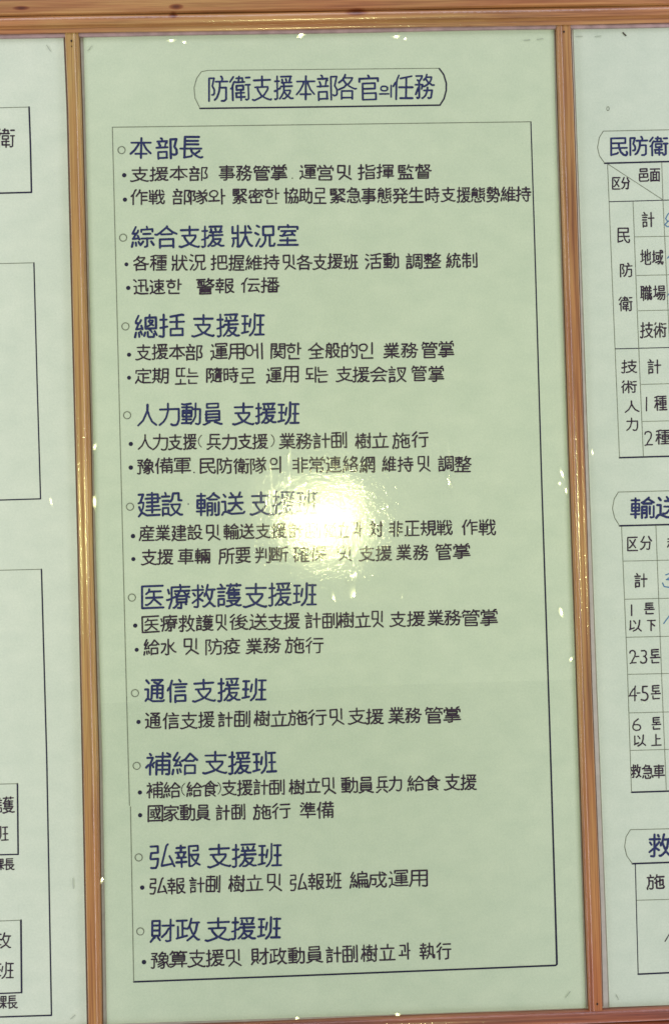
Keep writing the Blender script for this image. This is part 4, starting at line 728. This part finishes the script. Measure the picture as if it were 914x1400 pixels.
# ---- right sheet
rig = thing('statistics_table_sheet', 'pale green sheet right of the right batten, ruled with tables', 'poster')
sheet(rig, 'paper', RL, RR, yt, yb_, M_paper_right, -.0012, 0.0)
def title_tab(arc, top, bottom):
    k = Ink(); pxline(k, arc, .95); pxline(k, top, .95); k.build('title_frame', M_fine, rig)
    k = Ink(); pxline(k, bottom, 2.3); k.build('title_frame', M_line, rig)
title_tab([(823.9, 179.3), (818.5, 188), (816, 201.5), (818.6, 213), (825.6, 223)], [(823.9, 179.3), (1040, 175)], [(825.6, 223.3), (1040, 217.5)])
title_tab([(844.6, 672.7), (838.8, 682), (836.4, 695.3), (839.4, 708), (846, 718.6)], [(844.6, 672.7), (1040, 668)], [(846, 718.9), (1040, 714)])
title_tab([(861, 1134.3), (855, 1144), (853, 1157.7), (856, 1170), (863.5, 1180.6)], [(861, 1134.3), (1040, 1130)], [(863.5, 1180.8), (1040, 1174.5)])
pxlabel(rig, 'title', M_blue, [('民防衛', 833.4, 911.5, 200.2, 25)], 2.9)
pxlabel(rig, 'title', M_blue, [('輸送', 861.5, 929, 693.8, 28)], 3.2)
pxlabel(rig, 'title', M_blue, [('救護', 887, 948, 1155.5, 30)], 3.2)
def rules(lines, width, mat=M_fine):
    for ln in lines:
        k = Ink(); pxline(k, ln, width); k.build('table_line', mat, rig)
rules([[(829.7, 225), (846, 625.5)], [(829.7, 224), (905.3, 273.3)], [(864.5, 276), (870, 420), (878.6, 623.6)], [(903.7, 222), (905.3, 273.3), (911, 393), (921, 623)],
  [(867.3, 323.9), (1040, 320.5)], [(869.5, 376.7), (1040, 373)], [(872, 424.9), (1040, 421)], [(876, 525.6), (1040, 521)], [(877.6, 576.3), (1040, 572)],
  [(848.8, 719.6), (857, 920), (862.4, 1083)], [(895.7, 718), (903.4, 920), (910, 1081)], [(851.3, 767.2), (1040, 763)], [(853.3, 819.3), (1040, 815)], [(855.2, 871.3), (1040, 867)],
  [(856.8, 922), (1040, 918)], [(858.7, 974.7), (1040, 970)], [(860.2, 1026), (1040, 1021)], [(869, 1230.8), (1040, 1226)]], .85)
rules([[(831.8, 275.9), (1040, 270)], [(840, 477), (1040, 472)], [(867.6, 1181.5), (871.5, 1331.6)]], 1.2, M_line)
rules([[(846, 625.8), (1040, 620)], [(862.4, 1083.2), (1040, 1077.5)], [(871.5, 1331.8), (1040, 1324)]], 2.2, M_line)
cells = [[('区分', 836.3, 859.7, 251.2, 15.5)], [('邑面', 872.8, 901.2, 240, 16.5)], [('計', 877.3, 893, 300, 20)], [('民', 844, 859.7, 321.3, 19.5)], [('防', 847.3, 863.5, 369.7, 18.6)], [('衛', 845, 863.6, 415.2, 19.5)],
 [('地域', 874.2, 905.7, 351.8, 20)], [('職場', 874.2, 908.8, 400.5, 20.5)], [('技術', 875, 909.7, 451.2, 21)], [('計', 885, 902.2, 501.5, 20)], [('1', 882.8, 883, 551.7, 19.5), ('種', 893, 911, 550.7, 19)],
 [('2', 880.8, 890.9, 599, 19.5), ('種', 895.8, 914, 597.5, 20)], [('技', 848.2, 870.5, 501, 17.6)], [('術', 849.3, 869, 529.3, 17)], [('人', 853.5, 872.2, 555.5, 15)], [('力', 856, 870.5, 580, 17)],
 [('区', 857, 870.5, 743.6, 18.5), ('分', 874, 890.3, 742.7, 18.5)], [('計', 866.8, 884, 794, 20)], [('1', 862, 863, 833.8, 14.5), ('톤', 880, 893.7, 832, 14.5)], [('以', 860, 875.8, 856, 15), ('下', 884, 895, 855.8, 14.5)],
 [('2', 860, 868.7, 898.5, 18), ('-', 868.6, 872.5, 898, 18), ('3', 875, 883, 897.5, 18), ('톤', 888, 901.5, 896.5, 18)], [('4', 859, 869, 948, 20), ('-', 870, 874, 948, 20), ('5', 875.4, 885, 947.7, 20), ('톤', 889.5, 901.8, 946, 19)],
 [('6', 864.3, 875, 990.5, 15.5), ('톤', 890.2, 902.5, 989, 15)], [('以', 866.5, 881, 1012.5, 15), ('上', 889.5, 903, 1011.5, 15)], [('救急車', 861.7, 907, 1054.7, 18)]]
for c_ in cells: pxlabel(rig, 'cell_text', M_dark, c_, 1.95)
pxlabel(rig, 'cell_text', M_dark, [('施', 884, 907, 1205.7, 20.5)], 2.2)
pxlabel(rig, 'cell_text', M_dark, [('種', 911.8, 930, 743, 16)], 1.75)
def pen(pts, w=1.5, mat=M_pen):
    k = Ink(); pxline(k, pts, w); k.build('handwritten_figure', mat, rig)
pen([(917, 289), (912, 293), (909, 299), (912, 303), (917, 300), (921, 294), (917, 290)]); pen([(912, 303), (908, 307), (911, 310), (918, 309)])
pen([(911.5, 353), (917, 347), (920, 352)]); pen([(911, 405), (917, 398)], 1.3)
pen([(909, 786), (915, 784), (918, 787), (910, 792.5), (916, 793), (919, 797), (914, 803), (907, 802), (904.8, 797)], 1.5); pen([(906.3, 852.4), (917, 838)], 1.5)
pen([(908.2, 1287), (917, 1272)], 1.4, M_dark)
k = Ink(); pxline(k, [(829, 146.5), (828.4, 149), (829.6, 151.4), (831.6, 150.6), (832, 147.6), (830.5, 145.8), (829, 146.5)], .8); k.build('puncture', M_fine, rig)
film(rig, RL, RR, 0, 0, 60, 220, .0045, 12)
for a_ in ((786, 50.3, 796, 49.8), (812, 50.2, 821, 49.5), (841, 1359, 845, 1366.5)): staple(rig, *a_)
staple(rig, 850, 44.5, 855, 49.5, 1.8, M_nail)
for x, y, sx, sy, an, *dv in ((808, 619, 2.6, 7, .1), (838, 847, 4, 6, .5, .065), (877, 959, 4, 4, 0, .065), (869, 183, 3, 3, 0, .065), (802, 397, 3, 3, 0, .065)): blister(rig, x, y, sx, sy, an, *dv)
